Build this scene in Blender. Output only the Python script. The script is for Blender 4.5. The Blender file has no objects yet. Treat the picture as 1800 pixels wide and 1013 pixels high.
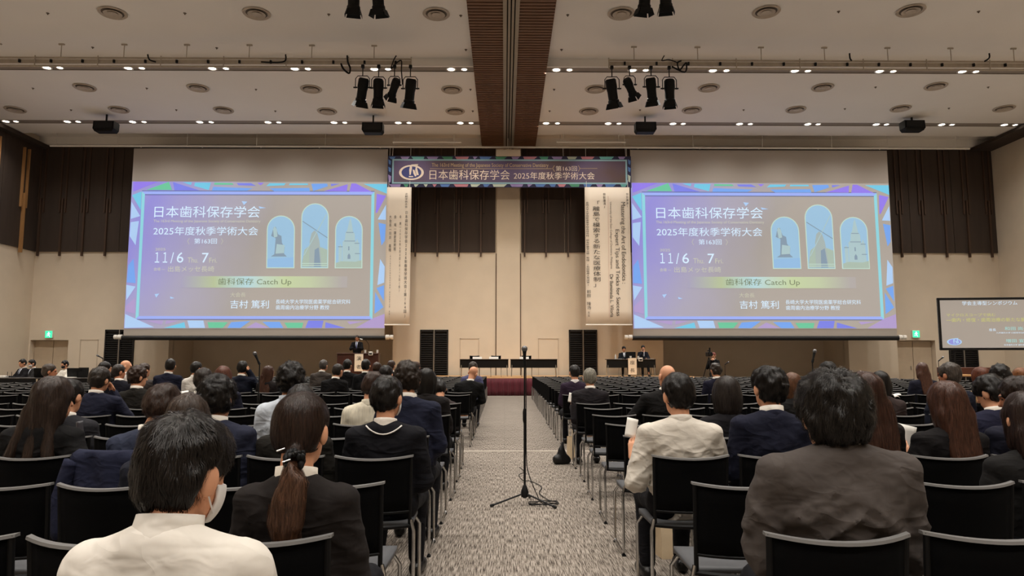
import bpy, math, random
import numpy as np
from mathutils import Vector, Matrix, kdtree

random.seed(7)
rng = np.random.default_rng(11)
sc = bpy.context.scene
col = sc.collection

# ------------------------------------------------------------------ camera
F_PX = 1250.0
CAM = (0.0, 0.0, 1.30)
PITCH = math.atan(130.5 / F_PX)
YAW = math.atan(13.0 / F_PX)
cam_d = bpy.data.cameras.new('camera')
cam = bpy.data.objects.new('camera', cam_d)
col.objects.link(cam)
cam.location = CAM
cam.rotation_euler = (math.pi / 2 + PITCH, 0, -YAW)
cam_d.sensor_width = 36.0
cam_d.lens = F_PX / 1800.0 * 36.0
cam_d.clip_start = 0.05
cam_d.clip_end = 200
sc.camera = cam

# ------------------------------------------------------------------ world, exposure
w = bpy.data.worlds.new('world')
sc.world = w
w.use_nodes = True
w.node_tree.nodes['Background'].inputs[0].default_value = (1.0, 0.9, 0.8, 1)
w.node_tree.nodes['Background'].inputs[1].default_value = 0.02
sc.view_settings.view_transform = 'Standard'
sc.view_settings.look = 'None'
sc.view_settings.exposure = 0.0
sc.view_settings.gamma = 1.0
sc.view_settings.use_curve_mapping = False
sc.cycles.max_bounces = 8
sc.cycles.diffuse_bounces = 5
sc.cycles.glossy_bounces = 3
sc.cycles.sample_clamp_indirect = 4.0
sc.cycles.use_denoising = True

# ------------------------------------------------------------------ room sizes (metres)
CEIL = 11.5
WALL_Y = 33.0
STAGE_Z = 0.70
STAGE_Y = 28.0
SCREEN_Y = 31.5
ROWS = [1.28, 2.15, 3.05, 3.92, 4.95, 5.92, 6.9, 7.93, 8.88] + [11.15 + 0.96 * i for i in range(16)]
STRIPS = [29.6, 23.95, 18.3, 12.65, 7.0, 1.35, -4.3]

LAMP_COL = (1.0, 0.945, 0.87)
def spot(name, loc, target, watts, deg, blend=0.6, radius=0.15, color=LAMP_COL):
    d = bpy.data.lights.new(name, 'SPOT')
    d.energy = watts; d.spot_size = math.radians(deg); d.spot_blend = blend
    d.shadow_soft_size = radius; d.color = color
    o = bpy.data.objects.new(name, d); col.objects.link(o)
    o.location = loc
    o.rotation_euler = (Vector(target) - Vector(loc)).to_track_quat('-Z', 'Y').to_euler()
    return o
# one lamp for each pair of downlights in the ceiling channels
for si, sy in enumerate(STRIPS):
    for k in range(16):
        x = -20.4 + 2.73 * k
        spot('downlight_lamp', (x, sy, CEIL - 0.06), (x, sy, 0), (440, 690, 680, 640, 640, 640, 640)[si], (140, 126, 108, 104, 104, 104, 104)[si], 0.5 if si else 1.0, 0.22 if si else 0.4)
# theatre spotlights hung from the battens, aimed at the stage
for x in (-4.3, -3.1, 3.9, 5.0):
    spot('stage_lamp', (x, 22.2, 9.9), (x * 0.35, 32.5, 4.6), 560, 52, 0.8, 0.12, (1.0, 0.87, 0.70))
# wall washers at the side walls
for x, tx in ((-19.6, -21.6), (20.4, 22.4)):
    for y in (13.0, 19.0, 25.0):
        spot('wall_washer_lamp', (x, y, CEIL - 0.1), (tx, y, 6.5), 150, 75, 0.9, 0.12, (1.0, 0.74, 0.46))

# ------------------------------------------------------------------ helpers
def P(px, py, Y):
    """world x, z of what a picture pixel shows at depth Y"""
    a = (px - 900.0) / F_PX; b = (506.5 - py) / F_PX
    cy, sy_ = math.cos(PITCH), math.sin(PITCH)
    fwd = (0, cy, sy_); up = (0, -sy_, cy)
    d = [a, fwd[1] + b * up[1], fwd[2] + b * up[2]]
    c, s = math.cos(-YAW), math.sin(-YAW)
    dx, dy = d[0] * c - d[1] * s, d[0] * s + d[1] * c
    t = Y / dy
    return CAM[0] + dx * t, CAM[2] + d[2] * t
def PZ(px, py, Z):
    """world x, y of what a picture pixel shows at height Z"""
    x1, z1 = P(px, py, 1.0)
    t = (Z - CAM[2]) / (z1 - CAM[2])
    return x1 * t, t

def lin(c):
    return tuple(((v / 255.0) / 12.92 if v / 255.0 <= 0.04045 else ((v / 255.0 + 0.055) / 1.055) ** 2.4) for v in c)

ORD = ['first', 'second', 'third', 'fourth', 'fifth', 'sixth', 'seventh', 'eighth', 'ninth', 'tenth', 'eleventh',
       'twelfth', 'thirteenth', 'fourteenth', 'fifteenth', 'sixteenth', 'seventeenth', 'eighteenth', 'nineteenth',
       'twentieth'] + ['twenty-' + s for s in ('first', 'second', 'third', 'fourth', 'fifth', 'sixth', 'seventh',
       'eighth', 'ninth')] + ['thirtieth'] + ['thirty-' + s for s in ('first', 'second', 'third', 'fourth', 'fifth', 'sixth')]

def tag(o, label=None, cat=None, group=None, kind=None):
    if label: o['label'] = label
    if cat: o['category'] = cat
    if group: o['group'] = group
    if kind: o['kind'] = kind
    return o
def empty(name, loc=(0, 0, 0), rz=0.0):
    o = bpy.data.objects.new(name, None); col.objects.link(o)
    o.location = loc; o.rotation_euler = (0, 0, rz); o.empty_display_size = 0.1
    return o
def copy_tree(o, parent=None):
    c = o.copy(); col.objects.link(c); c.parent = parent
    for ch in o.children: copy_tree(ch, c)
    return c

class MB:
    """collects faces of one mesh"""
    def __init__(s): s.v = []; s.f = []; s.m = []
    def add(s, vs, fs, mi=0):
        n = len(s.v); s.v.extend([tuple(v) for v in vs])
        for f in fs: s.f.append(tuple(i + n for i in f)); s.m.append(mi)
        return s
    def box(s, x0, x1, y0, y1, z0, z1, mi=0):
        vs = [(x0, y0, z0), (x1, y0, z0), (x1, y1, z0), (x0, y1, z0), (x0, y0, z1), (x1, y0, z1), (x1, y1, z1), (x0, y1, z1)]
        return s.add(vs, [(3, 2, 1, 0), (4, 5, 6, 7), (0, 1, 5, 4), (1, 2, 6, 5), (2, 3, 7, 6), (3, 0, 4, 7)], mi)
    def cbox(s, x0, x1, y0, y1, z0, z1, c=0.01, mi=0):
        """box with chamfered vertical and horizontal edges"""
        def ring(z, i): return [(x0 + i + c, y0 + i, z), (x1 - i - c, y0 + i, z), (x1 - i, y0 + i + c, z), (x1 - i, y1 - i - c, z), (x1 - i - c, y1 - i, z), (x0 + i + c, y1 - i, z), (x0 + i, y1 - i - c, z), (x0 + i, y0 + i + c, z)]
        vs = ring(z0, c) + ring(z0 + c, 0) + ring(z1 - c, 0) + ring(z1, c)
        fs = [tuple(reversed(range(8))), tuple(range(24, 32))]
        for r in range(3):
            for k in range(8): fs.append((r * 8 + k, r * 8 + (k + 1) % 8, r * 8 + 8 + (k + 1) % 8, r * 8 + 8 + k))
        return s.add(vs, fs, mi)
    def tube(s, pts, r, n=8, mi=0, caps=True):
        pts = [Vector(p) for p in pts]; rs = r if isinstance(r, (list, tuple)) else [r] * len(pts)
        prev = None; vs = []
        for i, p in enumerate(pts):
            a = pts[max(i - 1, 0)]; b = pts[min(i + 1, len(pts) - 1)]
            t = (b - a).normalized()
            if prev is None:
                u = t.orthogonal().normalized()
            else:
                u = (prev - t * prev.dot(t))
                u = u.normalized() if u.length > 1e-6 else t.orthogonal().normalized()
            prev = u; v = t.cross(u)
            for k in range(n):
                a_ = 2 * math.pi * k / n
                vs.append(p + (u * math.cos(a_) + v * math.sin(a_)) * rs[i])
        fs = []
        for i in range(len(pts) - 1):
            for k in range(n): fs.append((i * n + k, i * n + (k + 1) % n, (i + 1) * n + (k + 1) % n, (i + 1) * n + k))
        if caps: fs.append(tuple(reversed(range(n)))); fs.append(tuple(range((len(pts) - 1) * n, len(pts) * n)))
        return s.add(vs, fs, mi)
    def lathe(s, prof, n=20, c=(0, 0, 0), M=None, mi=0):
        """profile of (radius, z) turned about z; M a 3x3 for another axis"""
        vs = []
        for r, z in prof:
            for k in range(n):
                a = 2 * math.pi * k / n
                p = Vector((r * math.cos(a), r * math.sin(a), z))
                if M is not None: p = M @ p
                vs.append(p + Vector(c))
        fs = []
        for i in range(len(prof) - 1):
            for k in range(n): fs.append((i * n + k, i * n + (k + 1) % n, (i + 1) * n + (k + 1) % n, (i + 1) * n + k))
        fs.append(tuple(reversed(range(n)))); fs.append(tuple(range((len(prof) - 1) * n, len(prof) * n)))
        return s.add(vs, fs, mi)
    def plate(s, poly, y, t=0.004, mi=0):
        """polygon of (x, z) facing -y, with thickness t"""
        a = sum(poly[i][0] * poly[(i + 1) % len(poly)][1] - poly[(i + 1) % len(poly)][0] * poly[i][1] for i in range(len(poly)))
        if a < 0: poly = list(reversed(poly))
        n = len(poly)
        vs = [(x, y - t, z) for x, z in poly] + [(x, y, z) for x, z in poly]
        fs = [tuple(range(n)), tuple(reversed(range(n, 2 * n)))]
        for k in range(n): fs.append((k, n + k, n + (k + 1) % n, (k + 1) % n))
        return s.add(vs, fs, mi)
    def sheet(s, fn, nu, nv, th=0.0, mi=0):
        """grid fn(u,v) -> point; th gives thickness along the normal"""
        pts = [[Vector(fn(i / nu, j / nv)) for j in range(nv + 1)] for i in range(nu + 1)]
        nr = [[None] * (nv + 1) for _ in range(nu + 1)]
        for i in range(nu + 1):
            for j in range(nv + 1):
                du = pts[min(i + 1, nu)][j] - pts[max(i - 1, 0)][j]; dv = pts[i][min(j + 1, nv)] - pts[i][max(j - 1, 0)]
                nr[i][j] = du.cross(dv).normalized() if du.cross(dv).length > 1e-12 else Vector((0, 0, 1))
        vs = [pts[i][j] + nr[i][j] * th / 2 for i in range(nu + 1) for j in range(nv + 1)]
        W = nv + 1
        fs = [(i * W + j, (i + 1) * W + j, (i + 1) * W + j + 1, i * W + j + 1) for i in range(nu) for j in range(nv)]
        if th:
            n = len(vs)
            vs += [pts[i][j] - nr[i][j] * th / 2 for i in range(nu + 1) for j in range(nv + 1)]
            fs += [tuple(reversed([q + n for q in f])) for f in list(fs)]
            for i in range(nu):
                fs.append((i * W, i * W + n, (i + 1) * W + n, (i + 1) * W)); fs.append((i * W + nv, (i + 1) * W + nv, (i + 1) * W + nv + n, i * W + nv + n))
            for j in range(nv):
                fs.append((j, j + 1, j + 1 + n, j + n)); fs.append((nu * W + j, nu * W + j + n, nu * W + j + 1 + n, nu * W + j + 1))
        return s.add(vs, fs, mi)
    def mesh(s, name, mats, smooth=False):
        me = bpy.data.meshes.new(name); me.from_pydata(s.v, [], s.f)
        for m in (mats if isinstance(mats, (list, tuple)) else [mats]): me.materials.append(m)
        if len(set(s.m)) > 1: me.polygons.foreach_set('material_index', s.m)
        if smooth:
            me.polygons.foreach_set('use_smooth', [True] * len(me.polygons))
            if smooth != 'all': me.set_sharp_from_angle(angle=math.radians(40))
        me.update(); return me
    def build(s, name, mats, parent=None, smooth=False):
        o = bpy.data.objects.new(name, s.mesh(name, mats, smooth)); col.objects.link(o)
        if parent: o.parent = parent
        return o
def obj(name, me, parent=None, loc=None):
    o = bpy.data.objects.new(name, me); col.objects.link(o)
    if parent: o.parent = parent
    if loc: o.location = loc
    return o

# ------------------------------------------------------------------ materials
MATS = {}
def mat(name, rgb=(128, 128, 128), rough=0.6, metal=0.0, spec=0.4, var=0.08, vscale=6.0, bump=0.0, bscale=60.0, emit=None, es=0.0, stretch=None, sheen=0.0):
    if name in MATS: return MATS[name]
    m = bpy.data.materials.new(name); m.use_nodes = True; nt = m.node_tree; N = nt.nodes; L = nt.links
    b = N['Principled BSDF']; c = lin(rgb)
    b.inputs['Roughness'].default_value = rough; b.inputs['Metallic'].default_value = metal
    b.inputs['Specular IOR Level'].default_value = spec
    if sheen: b.inputs['Sheen Weight'].default_value = sheen
    tc = N.new('ShaderNodeTexCoord'); src = tc.outputs['Object']
    if stretch:
        mp = N.new('ShaderNodeMapping'); mp.inputs['Scale'].default_value = stretch; L.new(src, mp.inputs[0]); src = mp.outputs[0]
    nz = N.new('ShaderNodeTexNoise'); nz.inputs['Scale'].default_value = vscale; nz.inputs['Detail'].default_value = 3; L.new(src, nz.inputs['Vector'])
    r = N.new('ShaderNodeValToRGB'); L.new(nz.outputs['Fac'], r.inputs[0])
    r.color_ramp.elements[0].position = 0.3; r.color_ramp.elements[1].position = 0.7
    r.color_ramp.elements[0].color = (*[x * (1 - var) for x in c], 1); r.color_ramp.elements[1].color = (*[min(1, x * (1 + var)) for x in c], 1)
    L.new(r.outputs[0], b.inputs['Base Color'])
    if bump:
        n2 = N.new('ShaderNodeTexNoise'); n2.inputs['Scale'].default_value = bscale; n2.inputs['Detail'].default_value = 2; L.new(src, n2.inputs['Vector'])
        bp = N.new('ShaderNodeBump'); bp.inputs['Strength'].default_value = bump; bp.inputs['Distance'].default_value = 0.01
        L.new(n2.outputs['Fac'], bp.inputs['Height']); L.new(bp.outputs[0], b.inputs['Normal'])
    if emit:
        b.inputs['Emission Color'].default_value = (*lin(emit), 1); b.inputs['Emission Strength'].default_value = es
    MATS[name] = m; return m
# ------------------------------------------------------------------ room materials
def carpet_mat():
    m = bpy.data.materials.new('carpet'); m.use_nodes = True; nt = m.node_tree; N = nt.nodes; L = nt.links
    b = N['Principled BSDF']; b.inputs['Roughness'].default_value = 0.95; b.inputs['Specular IOR Level'].default_value = 0.1
    tc = N.new('ShaderNodeTexCoord')
    def noise(scale, detail=2, rough=0.5):
        mp = N.new('ShaderNodeMapping'); mp.inputs['Scale'].default_value = scale; L.new(tc.outputs['Object'], mp.inputs[0])
        n = N.new('ShaderNodeTexNoise'); n.inputs['Scale'].default_value = 1.0; n.inputs['Detail'].default_value = detail
        n.inputs['Roughness'].default_value = rough
        L.new(mp.outputs[0], n.inputs['Vector']); return n.outputs['Fac']
    s1 = noise((165, 7, 1), 1, 0.5); s2 = noise((2.2, 2.2, 1), 2); s3 = noise((320, 24, 1), 1)
    def math_(op, a, c):
        n = N.new('ShaderNodeMath'); n.operation = op
        for i, q in enumerate((a, c)):
            if isinstance(q, (int, float)): n.inputs[i].default_value = q
            else: L.new(q, n.inputs[i])
        return n.outputs[0]
    v = math_('ADD', math_('MULTIPLY', s1, 0.72), math_('MULTIPLY', s3, 0.28))
    v = math_('ADD', v, math_('MULTIPLY', s2, 0.06))
    r = N.new('ShaderNodeValToRGB'); L.new(v, r.inputs[0]); e = r.color_ramp.elements
    e[0].position = 0.40; e[0].color = (*lin((66, 60, 55)), 1)
    e[1].position = 0.63; e[1].color = (*lin((160, 151, 141)), 1)
    x = e.new(0.50); x.color = (*lin((118, 109, 100)), 1)
    # faint seams of the half-metre carpet tiles
    br = N.new('ShaderNodeTexBrick'); br.offset = 0; br.inputs['Scale'].default_value = 1.0
    br.inputs['Brick Width'].default_value = 0.5; br.inputs['Row Height'].default_value = 0.5
    br.inputs['Mortar Size'].default_value = 0.004; br.inputs['Color1'].default_value = (1, 1, 1, 1); br.inputs['Color2'].default_value = (0.93, 0.93, 0.93, 1)
    br.inputs['Mortar'].default_value = (0.7, 0.7, 0.7, 1); L.new(tc.outputs['Object'], br.inputs['Vector'])
    mx = N.new('ShaderNodeMix'); mx.data_type = 'RGBA'; mx.blend_type = 'MULTIPLY'; mx.inputs[0].default_value = 0.8
    L.new(r.outputs[0], mx.inputs[6]); L.new(br.outputs[0], mx.inputs[7]); L.new(mx.outputs[2], b.inputs['Base Color'])
    bp = N.new('ShaderNodeBump'); bp.inputs['Strength'].default_value = 0.5; bp.inputs['Distance'].default_value = 0.006
    L.new(v, bp.inputs['Height']); L.new(bp.outputs[0], b.inputs['Normal'])
    return m
CARPET = carpet_mat()
CEILM = mat('ceiling_paint', (236, 231, 224), 0.9, var=0.02, vscale=0.4)
WALLM = mat('beige_wall', (218, 204, 184), 0.8, var=0.03, vscale=1.2, bump=0.05, bscale=90)
WALLD = mat('beige_wall_shade', (196, 180, 160), 0.8, var=0.03, vscale=1.2)
DARKP = mat('dark_brown_panel', (62, 51, 44), 0.75, var=0.10, vscale=1.5, stretch=(4, 4, 0.4))
BATTEN = mat('batten_brown', (74, 55, 43), 0.6, var=0.1, stretch=(20, 20, 1))
BATTEN_LIT = mat('batten_lit', (170, 126, 80), 0.6, var=0.1, stretch=(20, 20, 1))  # left-wall battens: gold light of the wall washers put into the colour
SEAM = mat('seam_dark', (112, 94, 78), 0.8)
BEAMW = mat('beam_slat_wood', (112, 80, 60), 0.55, var=0.16, stretch=(1, 20, 20), vscale=3)
BEAMB = mat('beam_backing', (34, 26, 22), 0.9)
ALU = mat('track_aluminium', (150, 143, 133), 0.45, metal=0.5, var=0.04)
CHAN = mat('channel_grey', (146, 136, 127), 0.8, var=0.03)
LOUV = mat('louver_black', (30, 27, 26), 0.6)
BLACK = mat('black_plastic', (12, 12, 13), 0.6, var=0.1, spec=0.25)
BLACKM = mat('black_metal', (24, 24, 25), 0.45, metal=0.3)
CHROME = mat('chrome', (196, 196, 196), 0.22, metal=1.0, var=0.02)
WHITEP = mat('white_plastic', (230, 226, 218), 0.5, var=0.02)
LENS = mat('lamp_lens', (255, 250, 240), 0.5, emit=(255, 244, 226), es=14.0)
PAPER = mat('paper_white', (236, 233, 226), 0.7, var=0.02)
WOODF = mat('stage_wood', (206, 160, 108), 0.5, var=0.12, stretch=(1, 14, 1), vscale=3)
PODW = mat('podium_wood', (66, 36, 28), 0.4, var=0.18, stretch=(14, 14, 1), vscale=3)

XL = P(72, 300, WALL_Y)[0]; XR = P(1743, 300, WALL_Y)[0]
# floor
o = MB().box(XL - 0.5, XR + 0.5, -9, WALL_Y + 3.2, -0.2, 0).build('floor', CARPET)
tag(o, 'grey brown carpet with short dark streaks running towards the stage', 'floor', kind='structure')

# ceiling: panels, two raised coffers and the sunk downlight channels
bxl = PZ(834, 130, CEIL)[0]; bxr = PZ(959, 130, CEIL)[0]
m = MB()
for x0, x1 in ((XL - 0.5, bxl), (bxr, XR + 0.5)):
    for y0, y1 in ((-9, 22.35), (24.2, 29.4), (29.82, 31.15), (32.75, WALL_Y + 0.5)):
        m.box(x0, x1, y0, y1, CEIL, CEIL + 0.12)
    m.box(x0, x1, 22.35, 23.7, CEIL + 0.28, CEIL + 0.38); m.box(x0, x1, 22.25, 22.35, CEIL + 0.12, CEIL + 0.38); m.box(x0, x1, 23.7, 23.8, CEIL, CEIL + 0.38)
    m.box(x0, x1, 31.15, 32.75, CEIL + 0.35, CEIL + 0.45); m.box(x0, x1, 31.05, 31.15, CEIL + 0.12, CEIL + 0.45); m.box(x0, x1, 32.75, 32.85, CEIL + 0.12, CEIL + 0.45)
m.box(XL - 0.5, XR + 0.5, -9, WALL_Y + 0.5, CEIL + 0.7, CEIL + 0.8)
tag(m.build('ceiling', CEILM), 'pale plaster ceiling with cross slots over the whole hall', 'ceiling', kind='structure')
m = MB()
for x0, x1 in ((XL - 0.5, bxl), (bxr, XR + 0.5)):
    for y0, y1 in ((23.8, 24.2), (29.4, 29.82)):
        m.box(x0, x1, y0, y1, CEIL + 0.025, CEIL + 0.11); m.box(x0, x1, y0, y0 + 0.02, CEIL - 0.004, CEIL + 0.1); m.box(x0, x1, y1 - 0.02, y1, CEIL - 0.004, CEIL + 0.1)
tag(m.build('trim_1', CHAN), 'grey sunken channels holding the rows of downlights in the ceiling', 'ceiling channel', kind='structure')

# brown slatted beam down the middle of the ceiling
beam = empty('ceiling_beam', ((bxl + bxr) / 2, 12, CEIL)); tag(beam, 'brown slatted beam with a metal track along the middle of the ceiling', 'beam', kind='structure')
bw = (bxr - bxl); sw_ = bw * 0.405
MB().box(-bw / 2, bw / 2, 0, WALL_Y - 12, -0.02, 0.3).build('backing_board', BEAMB, beam)
for a, b in ((-bw * 0.095, -bw * 0.05), (bw * 0.05, bw * 0.095)): MB().box(a, b, 0, WALL_Y - 12, -0.14, -0.02).build('track_rail', ALU, beam)
for a, b in ((-bw * 0.035, -bw * 0.008), (bw * 0.008, bw * 0.035)): MB().box(a, b, 0, WALL_Y - 12, -0.11, -0.02).build('track_rail', ALU, beam)
sl = MB().box(-sw_ / 2, sw_ / 2, -0.055, 0.055, -0.11, -0.02).mesh('slat', BEAMW)
for side in (-1, 1):
    for i in range(115): obj('slat', sl, beam, (side * (bw / 2 - sw_ / 2), 0.1 + i * 0.182, 0))

# back wall: beige below, dark panels above, pale folding partition in the middle
zd = P(900, 444, WALL_Y)[1]
dz = P(80, 598, WALL_Y)[1]; lz = P(760, 580, WALL_Y)[1]
def wx(px, py=500): return P(px, py, WALL_Y)[0]
D1 = (wx(52, 620), wx(119, 620)); D2 = (wx(1578, 620), wx(1645, 620))
LV = [(wx(184, 610), wx(236, 610)), (wx(738, 610), wx(788, 610)), (wx(1000, 610), wx(1050, 610)), (wx(1668, 625), wx(1719, 625))]
m = MB()
AZ = 3.1; AD = 2.6; AL = [(wx(296, 620), wx(690, 620)), (wx(1166, 620), wx(1492, 620))]      # two dim alcoves below the big screens
holes = sorted([(*D1, dz), (*D2, dz)] + [(*l, lz) for l in LV] + [(*l, AZ) for l in AL])
zt = AZ + 0.02
m.box(XL - 0.5, XR + 0.5, WALL_Y, WALL_Y + 0.4, zt, CEIL + 0.6)
x = XL - 0.5
for a, b, z in holes:
    m.box(x, a, WALL_Y, WALL_Y + 0.4, 0, zt)
    if z < zt - 0.01: m.box(a, b, WALL_Y, WALL_Y + 0.4, z, zt)
    x = b
m.box(x, XR + 0.5, WALL_Y, WALL_Y + 0.4, 0, zt)
x = XL - 0.5
for a, b in AL:
    m.box(x, a, WALL_Y + 0.45, WALL_Y + 0.5, 0, 4); x = b
    m.box(a - 0.1, b + 0.1, WALL_Y + AD, WALL_Y + AD + 0.1, 0, AZ + 0.1); m.box(a - 0.1, b + 0.1, WALL_Y + 0.4, WALL_Y + AD, AZ, AZ + 0.1); m.box(a - 0.1, a, WALL_Y + 0.4, WALL_Y + AD, 0, AZ); m.box(b, b + 0.1, WALL_Y + 0.4, WALL_Y + AD, 0, AZ)
m.box(x, XR + 0.5, WALL_Y + 0.45, WALL_Y + 0.5, 0, 4)
wall = m.build('wall_back', WALLM); tag(wall, 'beige rear wall behind the stage, panelled dark brown in its upper half', 'wall', kind='structure')
for a, b in ((XL, wx(871)), (wx(916), XR)):
    n = round((b - a) / 2.0); wpan = (b - a) / n
    pm_ = MB().box(0.012, wpan - 0.012, -0.06, 0, zd, CEIL + 0.3).mesh('dark_panel', DARKP)
    for i in range(n): obj('dark_panel', pm_, wall, (a + i * wpan, WALL_Y, 0))
MB().box(wx(873), wx(914), WALL_Y - 0.09, WALL_Y, 0, CEIL).build('partition_panel', WALLM, wall)
for px in (872, 915): MB().box(wx(px) - 0.022, wx(px) + 0.022, WALL_Y - 0.03, WALL_Y - 0.001, 0, zd - 0.05).build('seam_strip', SEAM, wall)
# door outlines set into the beige wall
for px0, px1, py in ((808, 842, 595), (946, 982, 595), (140, 172, 597)):
    a, b = wx(px0, 620), wx(px1, 620); z1 = P(px0, py, WALL_Y)[1]; q = 0.03
    mm = MB(); mm.box(a, a + q, WALL_Y - 0.02, WALL_Y, 0, z1); mm.box(b - q, b, WALL_Y - 0.02, WALL_Y, 0, z1); mm.box(a, b, WALL_Y - 0.02, WALL_Y, z1 - q, z1)
    mm.build('door_outline', WALLD, wall)
# thin battens on the dark panels, in threes
zl0, zl1 = P(900, 352, WALL_Y)[1], P(900, 452, WALL_Y)[1]; zs1 = P(900, 376, WALL_Y)[1]
bl = MB().box(-0.035, 0.035, -0.16, -0.05, zl1, zl0).mesh('long_batten', BATTEN)
bs = MB().box(-0.03, 0.03, -0.13, -0.05, zs1, CEIL - 0.1).mesh('short_batten', BATTEN)
for px in (71.6, 110, 149, 189, 731, 769.6, 807, 845.5, 922, 959.5, 998, 1581, 1620.5, 1659.5, 1699, 1738):
    x = wx(px, 400); obj('long_batten', bl, wall, (x, WALL_Y, 0))
    for q in (-0.13, 0.13): obj('short_batten', bs, wall, (x + q, WALL_Y, 0))

# side walls and the wall behind the camera
for side, X, nm in ((-1, XL, 'wall_left'), (1, XR, 'wall_right')):
    m = MB(); a, b = (X - 0.4, X) if side < 0 else (X, X + 0.4)
    m.box(a, b, -9, WALL_Y + 0.4, 0, CEIL + 0.6)
    o = m.build(nm, WALLM); tag(o, 'beige side wall on the %s of the hall' % ('left' if side < 0 else 'right'), 'wall', kind='structure')
    if side < 0:
        for i in range(8): MB().box(X, X + 0.05, WALL_Y - 0.06 - 2.5 * (i + 1) + 0.02, WALL_Y - 0.06 - 2.5 * i, zd, CEIL).build('dark_panel', DARKP, o)
        for i in range(6):
            y = WALL_Y - 1.2 - i * 1.9
            MB().box(X + 0.05, X + 0.2, y - 0.035, y + 0.035, zl1, zl0).build('long_batten', BATTEN_LIT, o)
            for q in (-0.16, 0.16): MB().box(X + 0.05, X + 0.16, y + q - 0.03, y + q + 0.03, zs1, CEIL - 0.5).build('short_batten', BATTEN_LIT, o)
    if side > 0:
        MB().box(X - 1.0, X, 6, WALL_Y - 0.1, CEIL - 0.16, CEIL - 0.02).build('soffit', DARKP, o)
    else:
        MB().box(X, X + 0.35, 6, WALL_Y - 0.1, CEIL - 0.2, CEIL - 0.02).build('soffit', DARKP, o)
tag(MB().box(XL - 0.5, XR + 0.5, -9.4, -9, 0, CEIL + 0.6).build('wall_front', WALLM), 'beige wall closing the hall behind the photographer', 'wall', kind='structure')

# exit doors, recessed
DOORM = mat('door_beige', (196, 178, 154), 0.6, var=0.03)
for i, (a, b) in enumerate((D1, D2)):
    d = empty('door_%d' % (i + 1), ((a + b) / 2, WALL_Y + 0.32, 0)); tag(d, 'beige double exit door in a recess, under the %s green sign' % ('left' if i == 0 else 'right'), 'door', kind='structure')
    hw = (b - a) / 2
    for s in (-1, 1):
        lf = MB().cbox(min(0, s * hw) + 0.01, max(0, s * hw) - 0.01, 0, 0.06, 0.01, dz - 0.02, 0.008).build('door_leaf', DOORM, d)
        MB().cbox(s * 0.13 - 0.02, s * 0.13 + 0.02, -0.03, 0, 0.95, 1.12, 0.006).build('handle', ALU, lf)
    MB().box(-hw, hw, -0.25, 0.08, dz - 0.01, dz).build('lintel', WALLD, d)
# black louvred doors
for i, (a, b) in enumerate(LV):
    d = empty('door_%d' % (i + 3), ((a + b) / 2, WALL_Y, 0))
    tag(d, ['black louvred double door beside the left exit door', 'black louvred double door left of the stage tables', 'black louvred double door right of the stage tables', 'black louvred double door under the framed screen'][i], 'door', kind='structure')
    hw = (b - a) / 2
    slm = MB().add([(-hw / 2 + 0.05, -0.05, -0.03), (hw / 2 - 0.05, -0.05, -0.03), (hw / 2 - 0.05, 0.03, 0.03), (-hw / 2 + 0.05, 0.03, 0.03), (-hw / 2 + 0.05, -0.05, -0.015), (hw / 2 - 0.05, -0.05, -0.015), (hw / 2 - 0.05, 0.03, 0.045), (-hw / 2 + 0.05, 0.03, 0.045)], [(3, 2, 1, 0), (4, 5, 6, 7), (0, 1, 5, 4), (1, 2, 6, 5), (2, 3, 7, 6), (3, 0, 4, 7)]).mesh('slat', LOUV)
    for s in (-1, 1):
        c = s * hw / 2
        fr = MB(); fr.box(c - hw / 2 + 0.01, c - hw / 2 + 0.06, -0.06, 0.06, 0, lz); fr.box(c + hw / 2 - 0.06, c + hw / 2 - 0.01, -0.06, 0.06, 0, lz)
        fr.box(c - hw / 2 + 0.01, c + hw / 2 - 0.01, -0.06, 0.06, lz - 0.08, lz); fr.box(c - hw / 2, c + hw / 2, 0.06, 0.1, 0, lz)
        lf = fr.build('door_leaf', LOUV, d)
        for k in range(26): obj('slat', slm, lf, (c, 0, 0.08 + k * (lz - 0.2) / 26))
    MB().box(-0.02, 0.02, -0.08, -0.05, 0, lz).build('meeting_strip', ALU, d)
# green exit signs
GREEN = mat('exit_green', (60, 200, 150), 0.4, emit=(64, 226, 168), es=1.1, var=0.02)
GWHITE = mat('exit_white', (240, 255, 250), 0.4, emit=(235, 255, 248), es=1.2)
for px, py, lab in ((86, 588, 'green lit exit sign with a running figure above the left exit door'), (1610, 587.5, 'green lit exit sign with a running figure above the right exit door')):
    x, z = P(px, py, WALL_Y - 0.1)
    e = empty('exit_sign', (x, WALL_Y - 0.1, z)); tag(e, lab, 'sign', 'green exit signs')
    MB().cbox(-0.17, 0.17, -0.02, 0.1, -0.17, 0.17, 0.01).build('housing', WHITEP, e)
    MB().plate([(-0.16, -0.16), (0.16, -0.16), (0.16, 0.16), (-0.16, 0.16)], -0.021, 0.004).build('light_panel', GREEN, e)
    mm = MB(); mm.plate([(-0.02, 0.07), (0.02, 0.06), (0.03, 0.1), (0.0, 0.115), (-0.025, 0.1)], -0.026)
    for q in ([(-0.03, 0.05), (0.02, 0.055), (0.03, -0.02), (-0.01, -0.03)], [(-0.09, 0.0), (-0.07, -0.015), (-0.02, 0.03), (-0.03, 0.05)], [(0.02, 0.05), (0.07, 0.0), (0.085, 0.015), (0.03, 0.06)],
              [(0.0, -0.02), (0.03, -0.02), (0.07, -0.11), (0.045, -0.12)], [(-0.01, -0.03), (0.015, -0.03), (-0.04, -0.08), (-0.1, -0.08), (-0.1, -0.06), (-0.05, -0.06)]): mm.plate(q, -0.026)
    mm.build('running_figure', GWHITE, e)

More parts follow.
